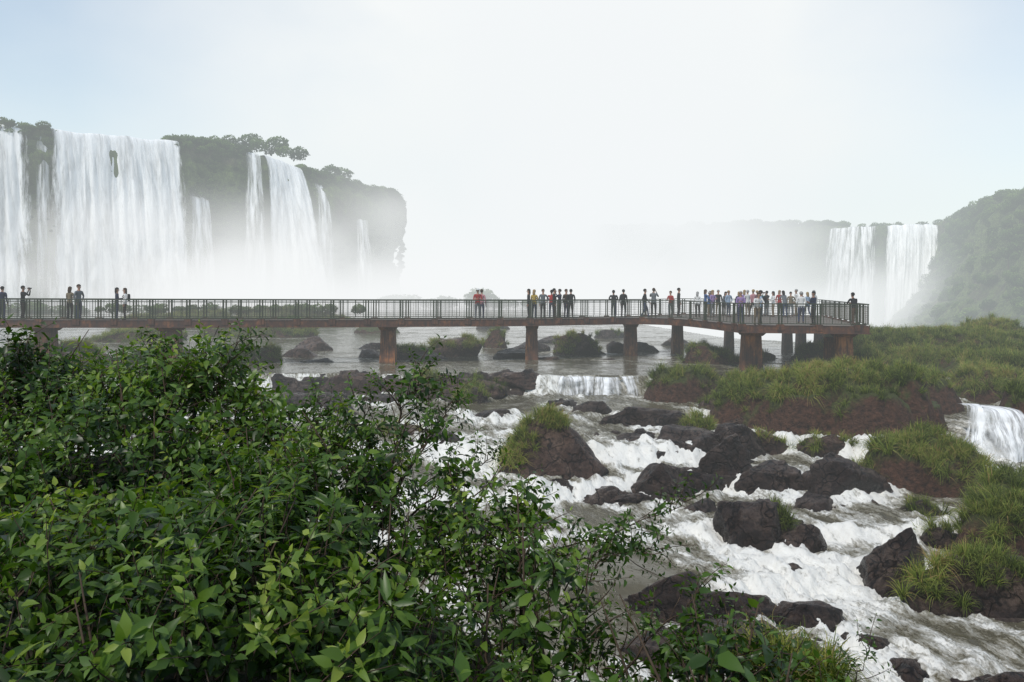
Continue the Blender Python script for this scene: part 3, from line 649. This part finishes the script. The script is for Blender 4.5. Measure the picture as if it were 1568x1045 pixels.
def waterfall(name,pts,zb,out=3.0,spread=.12,shift=0.0,mat='fall',amp=.6,seed=0,lip=1.5,topoff=.6,nv=60,curv=.5,den=5):
    L=np.linalg.norm(np.array(pts[-1])[:2]-np.array(pts[0])[:2]);n=max(24,int(L*den))
    P,s=resample(pts,n);N=path_normals(P);Td=np.stack([-N[:,1],N[:,0]],1)
    P[:,2]+=.25*amp*vn(s*.7,0*s,0,seed+50)
    u=np.linspace(-1,1,n)
    v=np.linspace(0,1,nv)**1.3;S,Vv=np.meshgrid(s,v,indexing='ij')
    z=P[:,2:3]+(zb-P[:,2:3])*Vv
    off=topoff+out*Vv**curv+amp*np.clip(Vv*6,.15,1)*(fbm(S*.35/max(.3,amp),Vv*1.5,0,3,seed)+.5*fbm(S*1.5,Vv*3,0,3,seed+5))
    lat=(u[:,None]*spread*L*.5+shift*L)*Vv
    X=P[:,0:1]+N[:,0:1]*off+Td[:,0:1]*lat;Y=P[:,1:2]+N[:,1:2]*off+Td[:,1:2]*lat
    k=4;LX=np.zeros((n,k));LY=LX.copy();LZ=LX.copy()
    for i in range(k):
        b=lip*(k-i)/k;LX[:,i]=P[:,0]-N[:,0]*(b-topoff*(i/k));LY[:,i]=P[:,1]-N[:,1]*(b-topoff*(i/k));LZ[:,i]=P[:,2]-.1*(b/lip)+.05
    XX=np.c_[LX,X];YY=np.c_[LY,Y];ZZ=np.c_[LZ,z];nt_=nv+k
    edge=(1-np.abs(u)**6)[:,None]*np.ones((1,nt_))*np.r_[np.ones(k),1-.25*v][None]
    UV=np.stack([np.c_[np.tile(s[:,None],(1,k)),S],np.c_[np.tile(np.linspace(-1,0,k)[None],(n,1)),(P[:,2:3]-z)]],2)
    me=mesh_from(name,np.stack([XX,YY,ZZ],2).reshape(-1,3),[(grid_faces(n,nt_)[:,::-1],0)],[MAT[mat]],True,attrs={'edge':edge.ravel()},uv=UV.reshape(-1,2))
    return obj(name,me)
waterfall('waterfall',[(-108,118,30.6),(-90,125.5,30.6),(-83.6,130,30.3),(-80.5,132,29.6)],-1,4,.1,0,'fall',.8,1,5)
waterfall('waterfall',[(-78.5,133.8,30.7),(-75,138,30.5),(-69,144,30.9),(-63,149.6,31.2)],-1,5,.12,.0,'fall',.9,2,9)
waterfall('waterfall',[(-53.8,158.8,31),(-51,160.6,30.5)],-1,4,.6,0,'fall_thin',.5,31,3)
waterfall('waterfall',[(-51.0,160.9,30.6),(-48,164.5,29.8),(-45.0,167.8,28.9)],-1,6,.55,.1,'fall',.9,3,5)
waterfall('waterfall',[(-80,132.6,29),(-78.4,134.2,29)],0,3,.1,0,'fall_thin',.4,32,1)
waterfall('waterfall',[(-43,169.6,26.5),(-40.5,172,26)],0,4,.3,0,'fall_thin',.5,33,1)
waterfall('waterfall',[(-36,176.8,21),(-33.5,179.6,20.5)],0,3,.3,0,'fall_thin',.5,34,1)
waterfall('waterfall',[(-62,151,22),(-59,154,21)],0,3,.3,0,'fall_thin',.5,35,1)
waterfall('waterfall',[(140.5,300.5,28.2),(147,299,28.4),(158,296,28.4)],-17,9,.05,-.15,'fall',1.2,4,6)
waterfall('waterfall',[(122,308.5,27.5),(129,304.5,28),(138,301,28)],-17,7,.1,-.1,'fall_thin',1.0,5,5)
waterfall('waterfall',[(15.7,27.7,.0),(16.3,27.4,.05),(17.5,27.5,.05)],-2.5,1.2,.3,.0,'fall_small',.4,6,1.6,.05,40,.6,22)
waterfall('waterfall',[(18.9,29.2,.2),(20.0,28.8,.25)],-1.6,.8,.1,0,'fall_small',.2,7,1.5,.05,40,.6,22)
waterfall('waterfall',[(1.9,37.35,.0),(2.6,37.1,-.02),(3.5,37.3,.0),(4.6,37.1,-.02),(6.0,37.4,.0)],-.82,.5,.02,0,'fall_lace',.2,8,.3,.05,24,.6,22)
log('waterfalls')

# ---------------------------------------------------------------- walkway
DZ=2.32
def catmull(P,n=10):
    P=[np.array(p,float) for p in P];P=[2*P[0]-P[1]]+P+[2*P[-1]-P[-2]];o=[]
    for i in range(1,len(P)-2):
        for k in range(n):
            t_=k/n;o.append(.5*((2*P[i])+(-P[i-1]+P[i+1])*t_+(2*P[i-1]-5*P[i]+4*P[i+1]-P[i+2])*t_**2+(-P[i-1]+3*P[i]-3*P[i+1]+P[i+2])*t_**3))
    o.append(P[-2]);return np.array(o)
FE=catmull([(-44,38.8),(-36,39.4),(-25.7,40.2),(-17.9,41),(-12,41.9),(-6.5,42.9),(0.6,44.7),(4.6,46.6),(7.6,47.6),(9.6,46.4),(10.6,43),(11.2,39.0)],9)
FE2=np.array([(11.2,39.0),(17.2,38.4)])
BE=catmull([(-44,41.0),(-36,41.6),(-25.9,42.4),(-18.2,43.2),(-12.3,44.1),(-6.9,45.1),(0,46.9),(3.8,48.7),(7.2,50.6),(10,53.5),(12,56)],9)
BE2=np.array([(12,56),(21,54)]);SE=np.array([(21,54),(17.2,38.4)])
walk=bpy.data.objects.new('footbridge',None);scene.collection.objects.link(walk)
def rs(P,n): return resample(np.c_[P,np.zeros(len(P))],n)[0][:,:2]
fr=np.concatenate([rs(FE,100),rs(FE2,30)[1:]]);bk=np.concatenate([rs(BE,100),rs(BE2,30)[1:]])
nd=len(fr);V=[];
for z in(DZ,DZ-.09):
    for e in(fr,bk): V+= [(p[0],p[1],z) for p in e]
Q=[]
for i in range(nd-1):
    Q+= [[i,i+1,nd+i+1,nd+i],[2*nd+i,3*nd+i,3*nd+i+1,2*nd+i+1],[i,2*nd+i,2*nd+i+1,i+1],[nd+i,nd+i+1,3*nd+i+1,3*nd+i]]
Q+= [[0,nd,3*nd,2*nd],[nd-1,3*nd-1,4*nd-1,2*nd-1]]
ac=Acc();ac.add(V,Q);obj('deck',ac.mesh('deck',[MAT['deck']]),walk)
girder=Acc();rail=Acc();wire=Acc()
def edge_run(P,inner):
    P=np.c_[P,np.zeros(len(P))];L=np.sum(np.linalg.norm(np.diff(P[:,:2],axis=0),axis=1));n=max(2,int(L/.9)+1)
    R,s=resample(P,n)
    for i in range(n-1):
        a=R[i];b=R[i+1]
        A=lambda p,z:(p[0],p[1],z)
        beam(girder,A(a,DZ-.13),A(b,DZ-.13),.10,.34)
        beam(girder,A(a,DZ+.045),A(b,DZ+.045),.16,.012+.0);beam(girder,A(a,DZ-.315),A(b,DZ-.315),.22,.04)
        beam(rail,A(a,DZ+1.10),A(b,DZ+1.10),.065,.05);beam(rail,A(a,DZ+.14),A(b,DZ+.14),.035,.035);beam(rail,A(a,DZ+.98),A(b,DZ+.98),.03,.03)
        for k in range(7): z=DZ+.24+k*.105;beam(wire,A(a,z),A(b,z),.008,.008)
    nb=int(L/.14);R,s=resample(P,nb+1)
    for i in range(nb+1):
        p=R[i]
        if i%13 in(0,1): beam(rail,(p[0],p[1],DZ+.06),(p[0],p[1],DZ+1.12),.065,.055); beam(girder,(p[0],p[1],DZ-.2),(p[0],p[1],DZ+.10),.20,.17)
        elif i%3==1: beam(rail,(p[0],p[1],DZ+.13),(p[0],p[1],DZ+1.08),.026,.026)
        else: beam(wire,(p[0],p[1],DZ+.14),(p[0],p[1],DZ+.98),.007,.007)
for e in(FE,FE2,BE,BE2,SE): edge_run(e,0)
obj('girders',girder.mesh('girders',[MAT['steel']]),walk);obj('railing',rail.mesh('railing',[MAT['rail']]),walk);obj('wire_mesh',wire.mesh('wire_mesh',[MAT['wire']]),walk)
pil=Acc()
def frustum(acc,c,z0,z1,w0,w1,d0,d1,ang=0):
    V=[];ca,sa=math.cos(ang),math.sin(ang)
    for z,w,d in((z0,w0,d0),(z1,w1,d1)):
        for a,b in((-1,-1),(1,-1),(1,1),(-1,1)): x=a*w/2;y=b*d/2;V.append((c[0]+x*ca-y*sa,c[1]+x*sa+y*ca,z))
    acc.add(V,BQ)
for (x,y,w) in[(-31,41,.9),(-24.2,41.4,.9),(-18,42.1,.95),(-6.8,43.9,.85),(1.15,45.9,.75),(7.3,49.0,.8),(10.5,50.5,.7),(12.2,40.6,.95),(16.6,39.9,.8),(18.5,53.5,.6),(19.6,54,.6),(20.6,53,.8),(15,55,.6)]:
    frustum(pil,(x,y),-1.2,-.0,w*1.15,w*1.08,w*1.15,w)
    frustum(pil,(x,y),0.003,DZ-.55,w*1.0,w*.86,w*.98,w*.85);frustum(pil,(x,y),DZ-.547,DZ-.34,w*.88,w*1.02,w*1.2,w*2.2)
frustum(pil,(16.15,40.6),-.5,DZ-.62,.4,.3,.4,.3,.3)
obj('pillars',pil.mesh('pillars',[MAT['pillar']]),walk)
jo=Acc()
for i in range(2,nd-2,2):
    a,b=fr[i],bk[i];beam(jo,(a[0],a[1],DZ-.2),(b[0],b[1],DZ-.2),.10,.2)
obj('joists',jo.mesh('joists',[MAT['steel']]),walk)
log('bridge')

# ---------------------------------------------------------------- people
def person_proto(name,pose,female=False,hat=False,bag=False,longhair=False,shorts=False,bare=False):
    sw=.165 if female else .185;hw=.095
    j={'pel':(0,0,.95),'spi':(0,0,1.10),'che':(0,0,1.30),'nb':(0,0,1.45),'nk':(0,-.01,1.50),'h0':(0,-.02,1.56),'h1':(0,-.015,1.63),'h2':(0,0,1.69),
       'sL':(sw,0,1.405),'sR':(-sw,0,1.405),'eL':(.235,.03,1.14),'eR':(-.235,.03,1.14),'wL':(.235,-.05,.90),'wR':(-.235,-.05,.90),'aL':(.23,-.07,.82),'aR':(-.23,-.07,.82),
       'pL':(hw,0,.88),'pR':(-hw,0,.88),'kL':(.105,-.02,.49),'kR':(-.105,-.02,.49),'nL':(.11,.02,.09),'nR':(-.11,.02,.09),'tL':(.125,-.15,.045),'tR':(-.125,-.15,.045),'lL':(.11,.07,.045),'lR':(-.11,.07,.045)}
    def sh(keys,dy,dz=0):
        for k in keys: x,y,z=j[k];j[k]=(x,y+dy,z+dz)
    if pose=='lean':
        sh(['spi'],-.03);sh(['che'],-.10,-.02);sh(['nb','nk','h0','h1','h2'],-.18,-.05);sh(['sL','sR'],-.14,-.04)
        for s,g in((1,'L'),(-1,'R')): j['e'+g]=(s*.27,-.24,1.16);j['w'+g]=(s*.14,-.42,1.15);j['a'+g]=(s*.07,-.46,1.15)
    if pose=='photo':
        for s,g in((1,'L'),(-1,'R')): j['e'+g]=(s*.24,-.20,1.24);j['w'+g]=(s*.10,-.30,1.50);j['a'+g]=(s*.065,-.27,1.58)
    if pose=='hold':
        for s,g in((1,'L'),(-1,'R')): j['e'+g]=(s*.23,-.05,1.14);j['w'+g]=(s*.10,-.27,1.17);j['a'+g]=(s*.05,-.31,1.20)
    if pose=='hip': j['eL']=(.36,.05,1.17);j['wL']=(.21,-.04,1.02);j['aL']=(.15,-.09,1.0)
    if pose=='walk':
        j['kL']=(.10,-.17,.52);j['nL']=(.10,-.24,.10);j['tL']=(.11,-.40,.06);j['lL']=(.10,-.19,.045)
        j['kR']=(-.10,.02,.48);j['nR']=(-.10,.25,.14);j['tR']=(-.11,.12,.045);j['lR']=(-.10,.29,.10)
        j['eL']=(.24,.10,1.15);j['wL']=(.23,.08,.92);j['aL']=(.22,.06,.84);j['eR']=(-.24,-.04,1.15);j['wR']=(-.22,-.20,.98);j['aR']=(-.21,-.25,.91)
    rad={'pel':(.15,.11),'spi':(.125 if female else .14,.095),'che':(.15,.11),'nb':(.075,.07),'nk':(.052,.055),'h0':(.06,.07),'h1':(.075,.09),'h2':(.066,.08),
         'sL':(.062,.062),'eL':(.045,.045),'wL':(.03,.03),'aL':(.035,.022),'pL':(.095,.095),'kL':(.062,.062),'nL':(.042,.045),'tL':(.038,.03),'lL':(.035,.035)}
    keys=list(j.keys());idx={k:i for i,k in enumerate(keys)}
    E=[('pel','spi','top'),('spi','che','top'),('che','nb','top'),('nb','nk','skin'),('nk','h0','skin'),('h0','h1','skin'),('h1','h2','skin')]
    for g in 'LR':
        E+= [('che','s'+g,'top'),('s'+g,'e'+g,'top'),('e'+g,'w'+g,'skin' if bare else 'top'),('w'+g,'a'+g,'skin'),('pel','p'+g,'leg'),('p'+g,'k'+g,'leg'),('k'+g,'n'+g,'skin' if shorts else 'leg'),('n'+g,'t'+g,'shoe'),('n'+g,'l'+g,'shoe')]
    me=bpy.data.meshes.new('tmp');me.from_pydata([j[k] for k in keys],[(idx[a],idx[b]) for a,b,_ in E],[])
    o=bpy.data.objects.new('tmp',me);scene.collection.objects.link(o)
    o.modifiers.new('s','SKIN');sk=me.skin_vertices[0].data
    for k in keys:
        rr=rad.get(k) or rad[k[0]+'L'];sk[idx[k]].radius=rr;sk[idx[k]].use_root=(k=='pel')
    sm=o.modifiers.new('u','SUBSURF');sm.levels=1;sm.render_levels=1
    bpy.context.view_layer.update();dg=bpy.context.evaluated_depsgraph_get();ev=o.evaluated_get(dg).to_mesh()
    V=np.array([v.co[:] for v in ev.vertices]);FQ=[list(p.vertices) for p in ev.polygons]
    bpy.data.objects.remove(o)
    seg=[(np.array(j[a]),np.array(j[b]),l) for a,b,l in E];lab={'skin':0,'top':2,'leg':3,'shoe':4}
    fm=[]
    for f in FQ:
        c=V[f].mean(0);best=9;bl='top'
        for a,b,l in seg:
            d=b-a;t_=np.clip((c-a)@d/(d@d),0,1);q=np.linalg.norm(c-a-d*t_)
            if l=='top' and c[2]<1.2: q-=.01
            if q<best:best=q;bl=l
        if bl=='leg' and c[2]>.93: bl='top'
        fm.append(lab[bl])
    ac=Acc()
    q=[(f,m_) for f,m_ in zip(FQ,fm) if len(f)==4];tr=[(f,m_) for f,m_ in zip(FQ,fm) if len(f)==3]
    ac.V.append(V);ac.a.append(np.zeros(len(V)));ac.n=len(V)
    if q: ac.Q.append(np.array([a for a,_ in q]));ac.qm.append(np.array([b for _,b in q]))
    if tr: ac.T.append(np.array([a for a,_ in tr]));ac.tm.append(np.array([b for _,b in tr]))
    H=np.array(j['h1'])
    def ell(c,r,m_,sub=2,keep=None):
        v,f=ico(sub);vv=v*np.array(r)+np.array(c)
        if keep is not None: f=f[keep(v[f].mean(1))]
        ac.add(vv,T=f,m=m_)
    ell(H+[0,.018,.035],(.094,.108,.10),1,3,lambda c:(c[:,2]>-.05)&(c[:,1]>-.75+(-c[:,2])*.3)|((c[:,1]>.1)&(c[:,2]>-.8)))
    if longhair: ell(H+[0,.07,-.08],(.092,.06,.17),1,2)
    for s in(1,-1):
        ell(H+[s*.032,-.088,.0],(.012,.008,.008),5,1);ell(H+[s*.084,.01,-.01],(.012,.02,.03),0,1)
        ell(H+[s*.032,-.086,.024],(.018,.006,.004),1,1)
    ell(H+[0,-.100,-.018],(.013,.018,.022),0,1);ell(H+[0,-.090,-.052],(.024,.008,.006),6,1)
    for g,s in(('L',1),('R',-1)):
        a=np.array(j['a'+g]);w=np.array(j['w'+g]);d=a-w;d/=np.linalg.norm(d)
        side=np.cross(d,np.array([1.,0,0]) if abs(d[0])<.8 else np.array([0,0,1.]));side/=np.linalg.norm(side);cu=np.cross(side,d)*s
        for i,L in enumerate((.062,.072,.068,.052)):
            b=a+side*(i-1.5)*.018+d*.01
            tube(ac,[b,b+d*L*.5+cu*.004,b+d*L*.8+cu*.02,b+d*L*.9+cu*.038],[.0095,.009,.008,.006],5,0)
        b=w+d*.03+side*-.028;tube(ac,[b,b+d*.025-side*.02+cu*.008,b+d*.055-side*.022+cu*.02],[.012,.011,.008],5,0)
    if hat: ell(H+[0,0,.075],(.105,.12,.07),5,2);ell(H+[0,-.03,.06],(.15,.17,.012),5,2)
    if bag:
        v,f=ico(3);vv=np.sign(v)*np.abs(v)**.5;c=np.array(j['che'])+[0,.19,-.06];ac.add(vv*[.13,.075,.19]+c,T=f,m=5)
        for s in(1,-1): tube(ac,[c+[s*.09,-.02,.16],np.array(j['s'+('L' if s>0 else 'R')])*[.62,1,1]+[0,-.01,.07],np.array(j['che'])+[s*.10,-.13,-.02],c+[s*.1,-.1,-.16]],.015,5,5)
    if pose=='photo':
        a=(np.array(j['aL'])+np.array(j['aR']))/2
        beam(ac,a+[-.065,-.02,.04],a+[.065,-.02,.04],.05,.085,5);tube(ac,[a+[0,-.03,.04],a+[0,-.13,.04]],.032,8,5)
    me=ac.mesh(name,[],True)
    for i in range(7): me.materials.append(None)
    return me
clothes={}
def cm(name,col,rough=.85):
    if name not in clothes: clothes[name]=simple(name,col,rough,.2,.2,14)
    return clothes[name]
SKIN=[cm('skin_light',(.36,.20,.135),.6),cm('skin_tan',(.24,.125,.08),.6)]
HAIR=[cm('hair_black',(.012,.010,.009)),cm('hair_brown',(.05,.028,.015)),cm('hair_blond',(.28,.19,.09)),cm('hair_grey',(.30,.29,.28))]
C={'black':(.014,.014,.016),'navy':(.015,.02,.045),'white':(.62,.61,.59),'red':(.30,.025,.025),'grey':(.12,.13,.14),'blue':(.04,.09,.22),'purple':(.26,.17,.34),'jeans':(.03,.045,.09),'khaki':(.18,.14,.09),'brown':(.07,.045,.03),'pink':(.42,.20,.22),'teal':(.03,.13,.13),'lblue':(.26,.34,.44),'yellow':(.4,.28,.05),'lip':(.25,.08,.07),'green':(.05,.12,.05)}
PR={}
def proto(pose,**k):
    key=(pose,tuple(sorted(k.items())))
    if key not in PR: PR[key]=person_proto('person',pose,**k)
    return PR[key]
def person(x,y,face,pose,top,leg,hair=0,skin=0,h=1.0,acc='black',**k):
    me=proto(pose,**k);o=bpy.data.objects.new('person',me);scene.collection.objects.link(o)
    o.location=(x,y,DZ+.002);o.rotation_euler=(0,0,math.radians(face));o.scale=(h,h,h)
    mats=[SKIN[skin],HAIR[hair],cm('cloth_'+top,C[top]),cm('cloth_'+leg,C[leg]),cm('cloth_brown',C['brown']),cm('cloth_'+acc,C[acc]),cm('cloth_lip',C['lip'])]
    for i,mm in enumerate(mats): o.material_slots[i].link='OBJECT';o.material_slots[i].material=mm
def wy(x): return (np.interp(x,fr[:100,0],fr[:100,1]) if x<9 else 47)
def W(b,off,*a,**k):
    """stand on the curved deck where the sight line of slope b crosses it, off metres behind the near rail"""
    y=44.0
    for _ in range(12): x=b*y;y=float(wy(x))+off
    person(b*y,y,*a,**k)
W(-.640,1.0,180,'stand','navy','jeans',0)
W(-.614,.9,100,'photo','black','black',0,1,1.02,bag=False)
W(-.555,1.3,170,'hold','khaki','black',1,0,1.0,female=True,longhair=True)
W(-.544,.8,75,'hip','grey','jeans',1,0,1.07)
W(-.496,1.1,110,'hold','navy','jeans',0,0,.98,female=True,longhair=True)
W(-.486,.8,-60,'stand','white','black',1,0,.97,female=True,longhair=True,bag=True)
W(-.043,.7,10,'hold','red','grey',3,0,1.0,hat=True,acc='white',bare=True)
W(-.038,1.3,160,'stand','pink','jeans',1,0,.98,female=True)
W(.021,.8,-90,'stand','black','black',0,0,1.0,female=True,longhair=True)
W(.028,1.2,150,'hold','yellow','jeans',2,0,.98,female=True,longhair=True)
W(.039,.7,20,'hip','grey','black',1,0,1.0)
W(.050,1.4,180,'lean','red','jeans',0,1,1.0)
W(.053,.8,90,'stand','black','black',0,0,1.02)
W(.060,1.0,-70,'photo','navy','black',0,1,1.0)
W(.068,1.3,40,'stand','brown','jeans',1,0,1.0)
W(.074,.8,180,'stand','black','black',0,0,1.0)
W(.128,1.3,180,'lean','black','navy',0,1,1.0)
W(.140,1.3,150,'stand','black','black',0,0,1.0,bag=True)
W(.167,1.1,90,'walk','black','jeans',0,0,1.02)
W(.178,1.3,160,'photo','grey','black',1,0,1.05)
person(10.0,50.2,-40,'hold','red','grey',1,0,.95,female=True)
person(10.6,50.6,90,'stand','black','black',0,0,1.06)
cols=['white','blue','purple','black','grey','lblue','navy','white','pink','teal','black','white','red','grey','khaki','white','navy','lblue']
poses=['stand','photo','hold','stand','lean','hip','stand','hold','walk']
rp=np.random.default_rng(3)
bx=[.233,.243,.252,.259,.266,.272,.285,.296,.303,.312,.320,.328,.336,.343,.350,.357,.364,.371,.379,.248,.292,.308]
for i,b in enumerate(bx):
    y=rp.uniform(49.5,53.3);x=b*y
    fem=bool(rp.random()<.5)
    person(x,y,float(rp.choice([180,150,200,0,90,-90,30])),poses[i%9],cols[i%18],['black','jeans','grey','khaki'][i%4],int(rp.integers(0,4)),int(rp.integers(0,2)),float(rp.uniform(.92,1.04)),female=fem,longhair=fem)
person(11.75,40.9,-15,'hold','purple','jeans',3,0,.97,female=True)
person(12.15,39.5,10,'lean','white','khaki',1,0,.97)
person(12.55,40.2,-100,'stand','lblue','black',0,1,1.0,bag=True,female=True)
person(15.0,39.6,-80,'hold','navy','black',0,1,.98)
person(15.25,42.0,170,'stand','white','jeans',3,0,.97)
person(17.0,39.45,-165,'lean','black','brown',0,1,.98,bag=False)
log('people',len(PR))

# ---------------------------------------------------------------- mist volumes
def mist(name,c,r,dens,col=(.96,.965,.97),nscale=2.0,edge=.0,seed=0.0,ncut=(.34,.70)):
    v,f=ico(3);me=mesh_from(name,v*1.0,[(f,0)],[],False)
    o=obj(name,me);o.location=c;o.scale=r
    m=M(name+'_vapour');tc=m.n('ShaderNodeTexCoord').outputs['Object']
    ln=m.n('ShaderNodeVectorMath',{'operation':'LENGTH'},i0=tc).outputs['Value']
    fo=m.n('ShaderNodeMapRange',{'interpolation_type':'SMOOTHSTEP'},Value=ln,i1=.95,i2=edge,i3=0.0,i4=1.0).outputs[0]
    mp=m.n('ShaderNodeMapping',Vector=tc,Location=(seed,seed*.7,0)).outputs[0]
    n=m.noise(mp,nscale,1,.5);nn=m.n('ShaderNodeMapRange',Value=n,i1=ncut[0],i2=ncut[1],i3=.15,i4=1.6).outputs[0]
    d=m.math('MULTIPLY',m.math('MULTIPLY',fo,nn),dens)
    ab=m.n('ShaderNodeVolumeAbsorption',Color=(0,0,0,1),Density=d);em=m.n('ShaderNodeEmission',Color=(*col,1),Strength=d)  # mist absorbs and glows; the emission stands in for scattered daylight
    ad=m.n('ShaderNodeAddShader',i0=ab.outputs[0],i1=em.outputs[0])
    m.link(ad.outputs[0],m.out.inputs['Volume']);me.materials.append(m.m)
    try: m.m.cycles.volume_step_rate=3.0
    except Exception as e: print(e)
    return o
mist('mist',(-58,138,-2),(72,30,28),.14,nscale=3)
mist('mist',(-26,168,3),(36,26,35),.07,nscale=2.4,seed=2)
mist('mist',(-46,150,4),(20,14,20),.10,nscale=2.0,seed=12)
mist('mist',(30,290,40),(98,95,170),.07,nscale=2.4,seed=4,col=(.95,.955,.97))
mist('mist',(100,262,-8),(60,70,42),.035,nscale=2.2,seed=7)
mist('mist',(0,170,-3),(85,60,20),.06,nscale=3,seed=8)
bm=bmesh.new();bmesh.ops.create_cube(bm,size=1);me=bpy.data.meshes.new('haze');bm.to_mesh(me);bm.free()
o=obj('haze',me);o.scale=(1400,690,120);o.location=(0,357,20)
m=M('haze_vapour');ab=m.n('ShaderNodeVolumeAbsorption',Color=(0,0,0,1),Density=.0020);em=m.n('ShaderNodeEmission',Color=(.82,.89,.90,1),Strength=.0020)  # even glow added in place of scattered light, lifts the dark tones
m.link(m.n('ShaderNodeAddShader',i0=ab.outputs[0],i1=em.outputs[0]).outputs[0],m.out.inputs['Volume']);me.materials.append(m.m)

# ---------------------------------------------------------------- world + sun
SUN_EL=math.radians(52);SUN_AZ=math.radians(215)
w=bpy.data.worlds.new('World');scene.world=w;w.use_nodes=True;nt=w.node_tree;nt.nodes.clear()
def wn(t_,**k):
    n_=nt.nodes.new(t_)
    for a,b in k.items(): setattr(n_,a,b)
    return n_
out=wn('ShaderNodeOutputWorld');sky=wn('ShaderNodeTexSky',sky_type='NISHITA');sky.sun_disc=False;sky.sun_elevation=SUN_EL;sky.sun_rotation=SUN_AZ;sky.air_density=1.3;sky.dust_density=.1;sky.ozone_density=2.0
b1=wn('ShaderNodeBackground');b1.inputs['Strength'].default_value=.15;nt.links.new(sky.outputs[0],b1.inputs['Color'])
b2=wn('ShaderNodeBackground');b2.inputs['Color'].default_value=(.975,.98,.98,1);b2.inputs['Strength'].default_value=1.0
tc=wn('ShaderNodeTexCoord');mp=wn('ShaderNodeMapping');mp.inputs['Scale'].default_value=(1,1,1.6);nt.links.new(tc.outputs['Generated'],mp.inputs['Vector'])
no=wn('ShaderNodeTexNoise');no.inputs['Scale'].default_value=2.4;no.inputs['Detail'].default_value=6;no.inputs['Roughness'].default_value=.5;nt.links.new(mp.outputs[0],no.inputs['Vector'])
dp=wn('ShaderNodeVectorMath',operation='DOT_PRODUCT');nt.links.new(tc.outputs['Generated'],dp.inputs[0]);v=Vector((.08,1,.24)).normalized();dp.inputs[1].default_value=v
mr=wn('ShaderNodeMapRange');nt.links.new(dp.outputs['Value'],mr.inputs['Value']);mr.inputs[1].default_value=.84;mr.inputs[2].default_value=.985;mr.inputs[3].default_value=.12;mr.inputs[4].default_value=1.0
mr2=wn('ShaderNodeMapRange');nt.links.new(no.outputs['Fac'],mr2.inputs['Value']);mr2.inputs[1].default_value=.3;mr2.inputs[2].default_value=.7;mr2.inputs[3].default_value=-.22;mr2.inputs[4].default_value=.28
ad=wn('ShaderNodeMath',operation='ADD',use_clamp=True);nt.links.new(mr.outputs[0],ad.inputs[0]);nt.links.new(mr2.outputs[0],ad.inputs[1])
mx=wn('ShaderNodeMixShader');nt.links.new(ad.outputs[0],mx.inputs[0]);nt.links.new(b1.outputs[0],mx.inputs[1]);nt.links.new(b2.outputs[0],mx.inputs[2]);nt.links.new(mx.outputs[0],out.inputs['Surface'])
ld=bpy.data.lights.new('sun','SUN');ld.energy=2.6;ld.angle=math.radians(6);ld.color=(1,.94,.85);lo=bpy.data.objects.new('sun',ld);scene.collection.objects.link(lo)
sd=Vector((math.sin(SUN_AZ)*math.cos(SUN_EL),math.cos(SUN_AZ)*math.cos(SUN_EL),math.sin(SUN_EL)))
lo.rotation_euler=sd.to_track_quat('Z','Y').to_euler()

# ---------------------------------------------------------------- camera
cd=bpy.data.cameras.new('camera');cd.lens=28;cd.sensor_width=36;cd.shift_y=-.0523;cd.clip_start=.1;cd.clip_end=9000
co_=bpy.data.objects.new('camera',cd);scene.collection.objects.link(co_);co_.location=(0,0,4.15);co_.rotation_euler=(math.radians(90),math.radians(-.3),0);scene.camera=co_
scene.view_settings.view_transform='Standard';scene.view_settings.look='None';scene.view_settings.exposure=0
log('done')
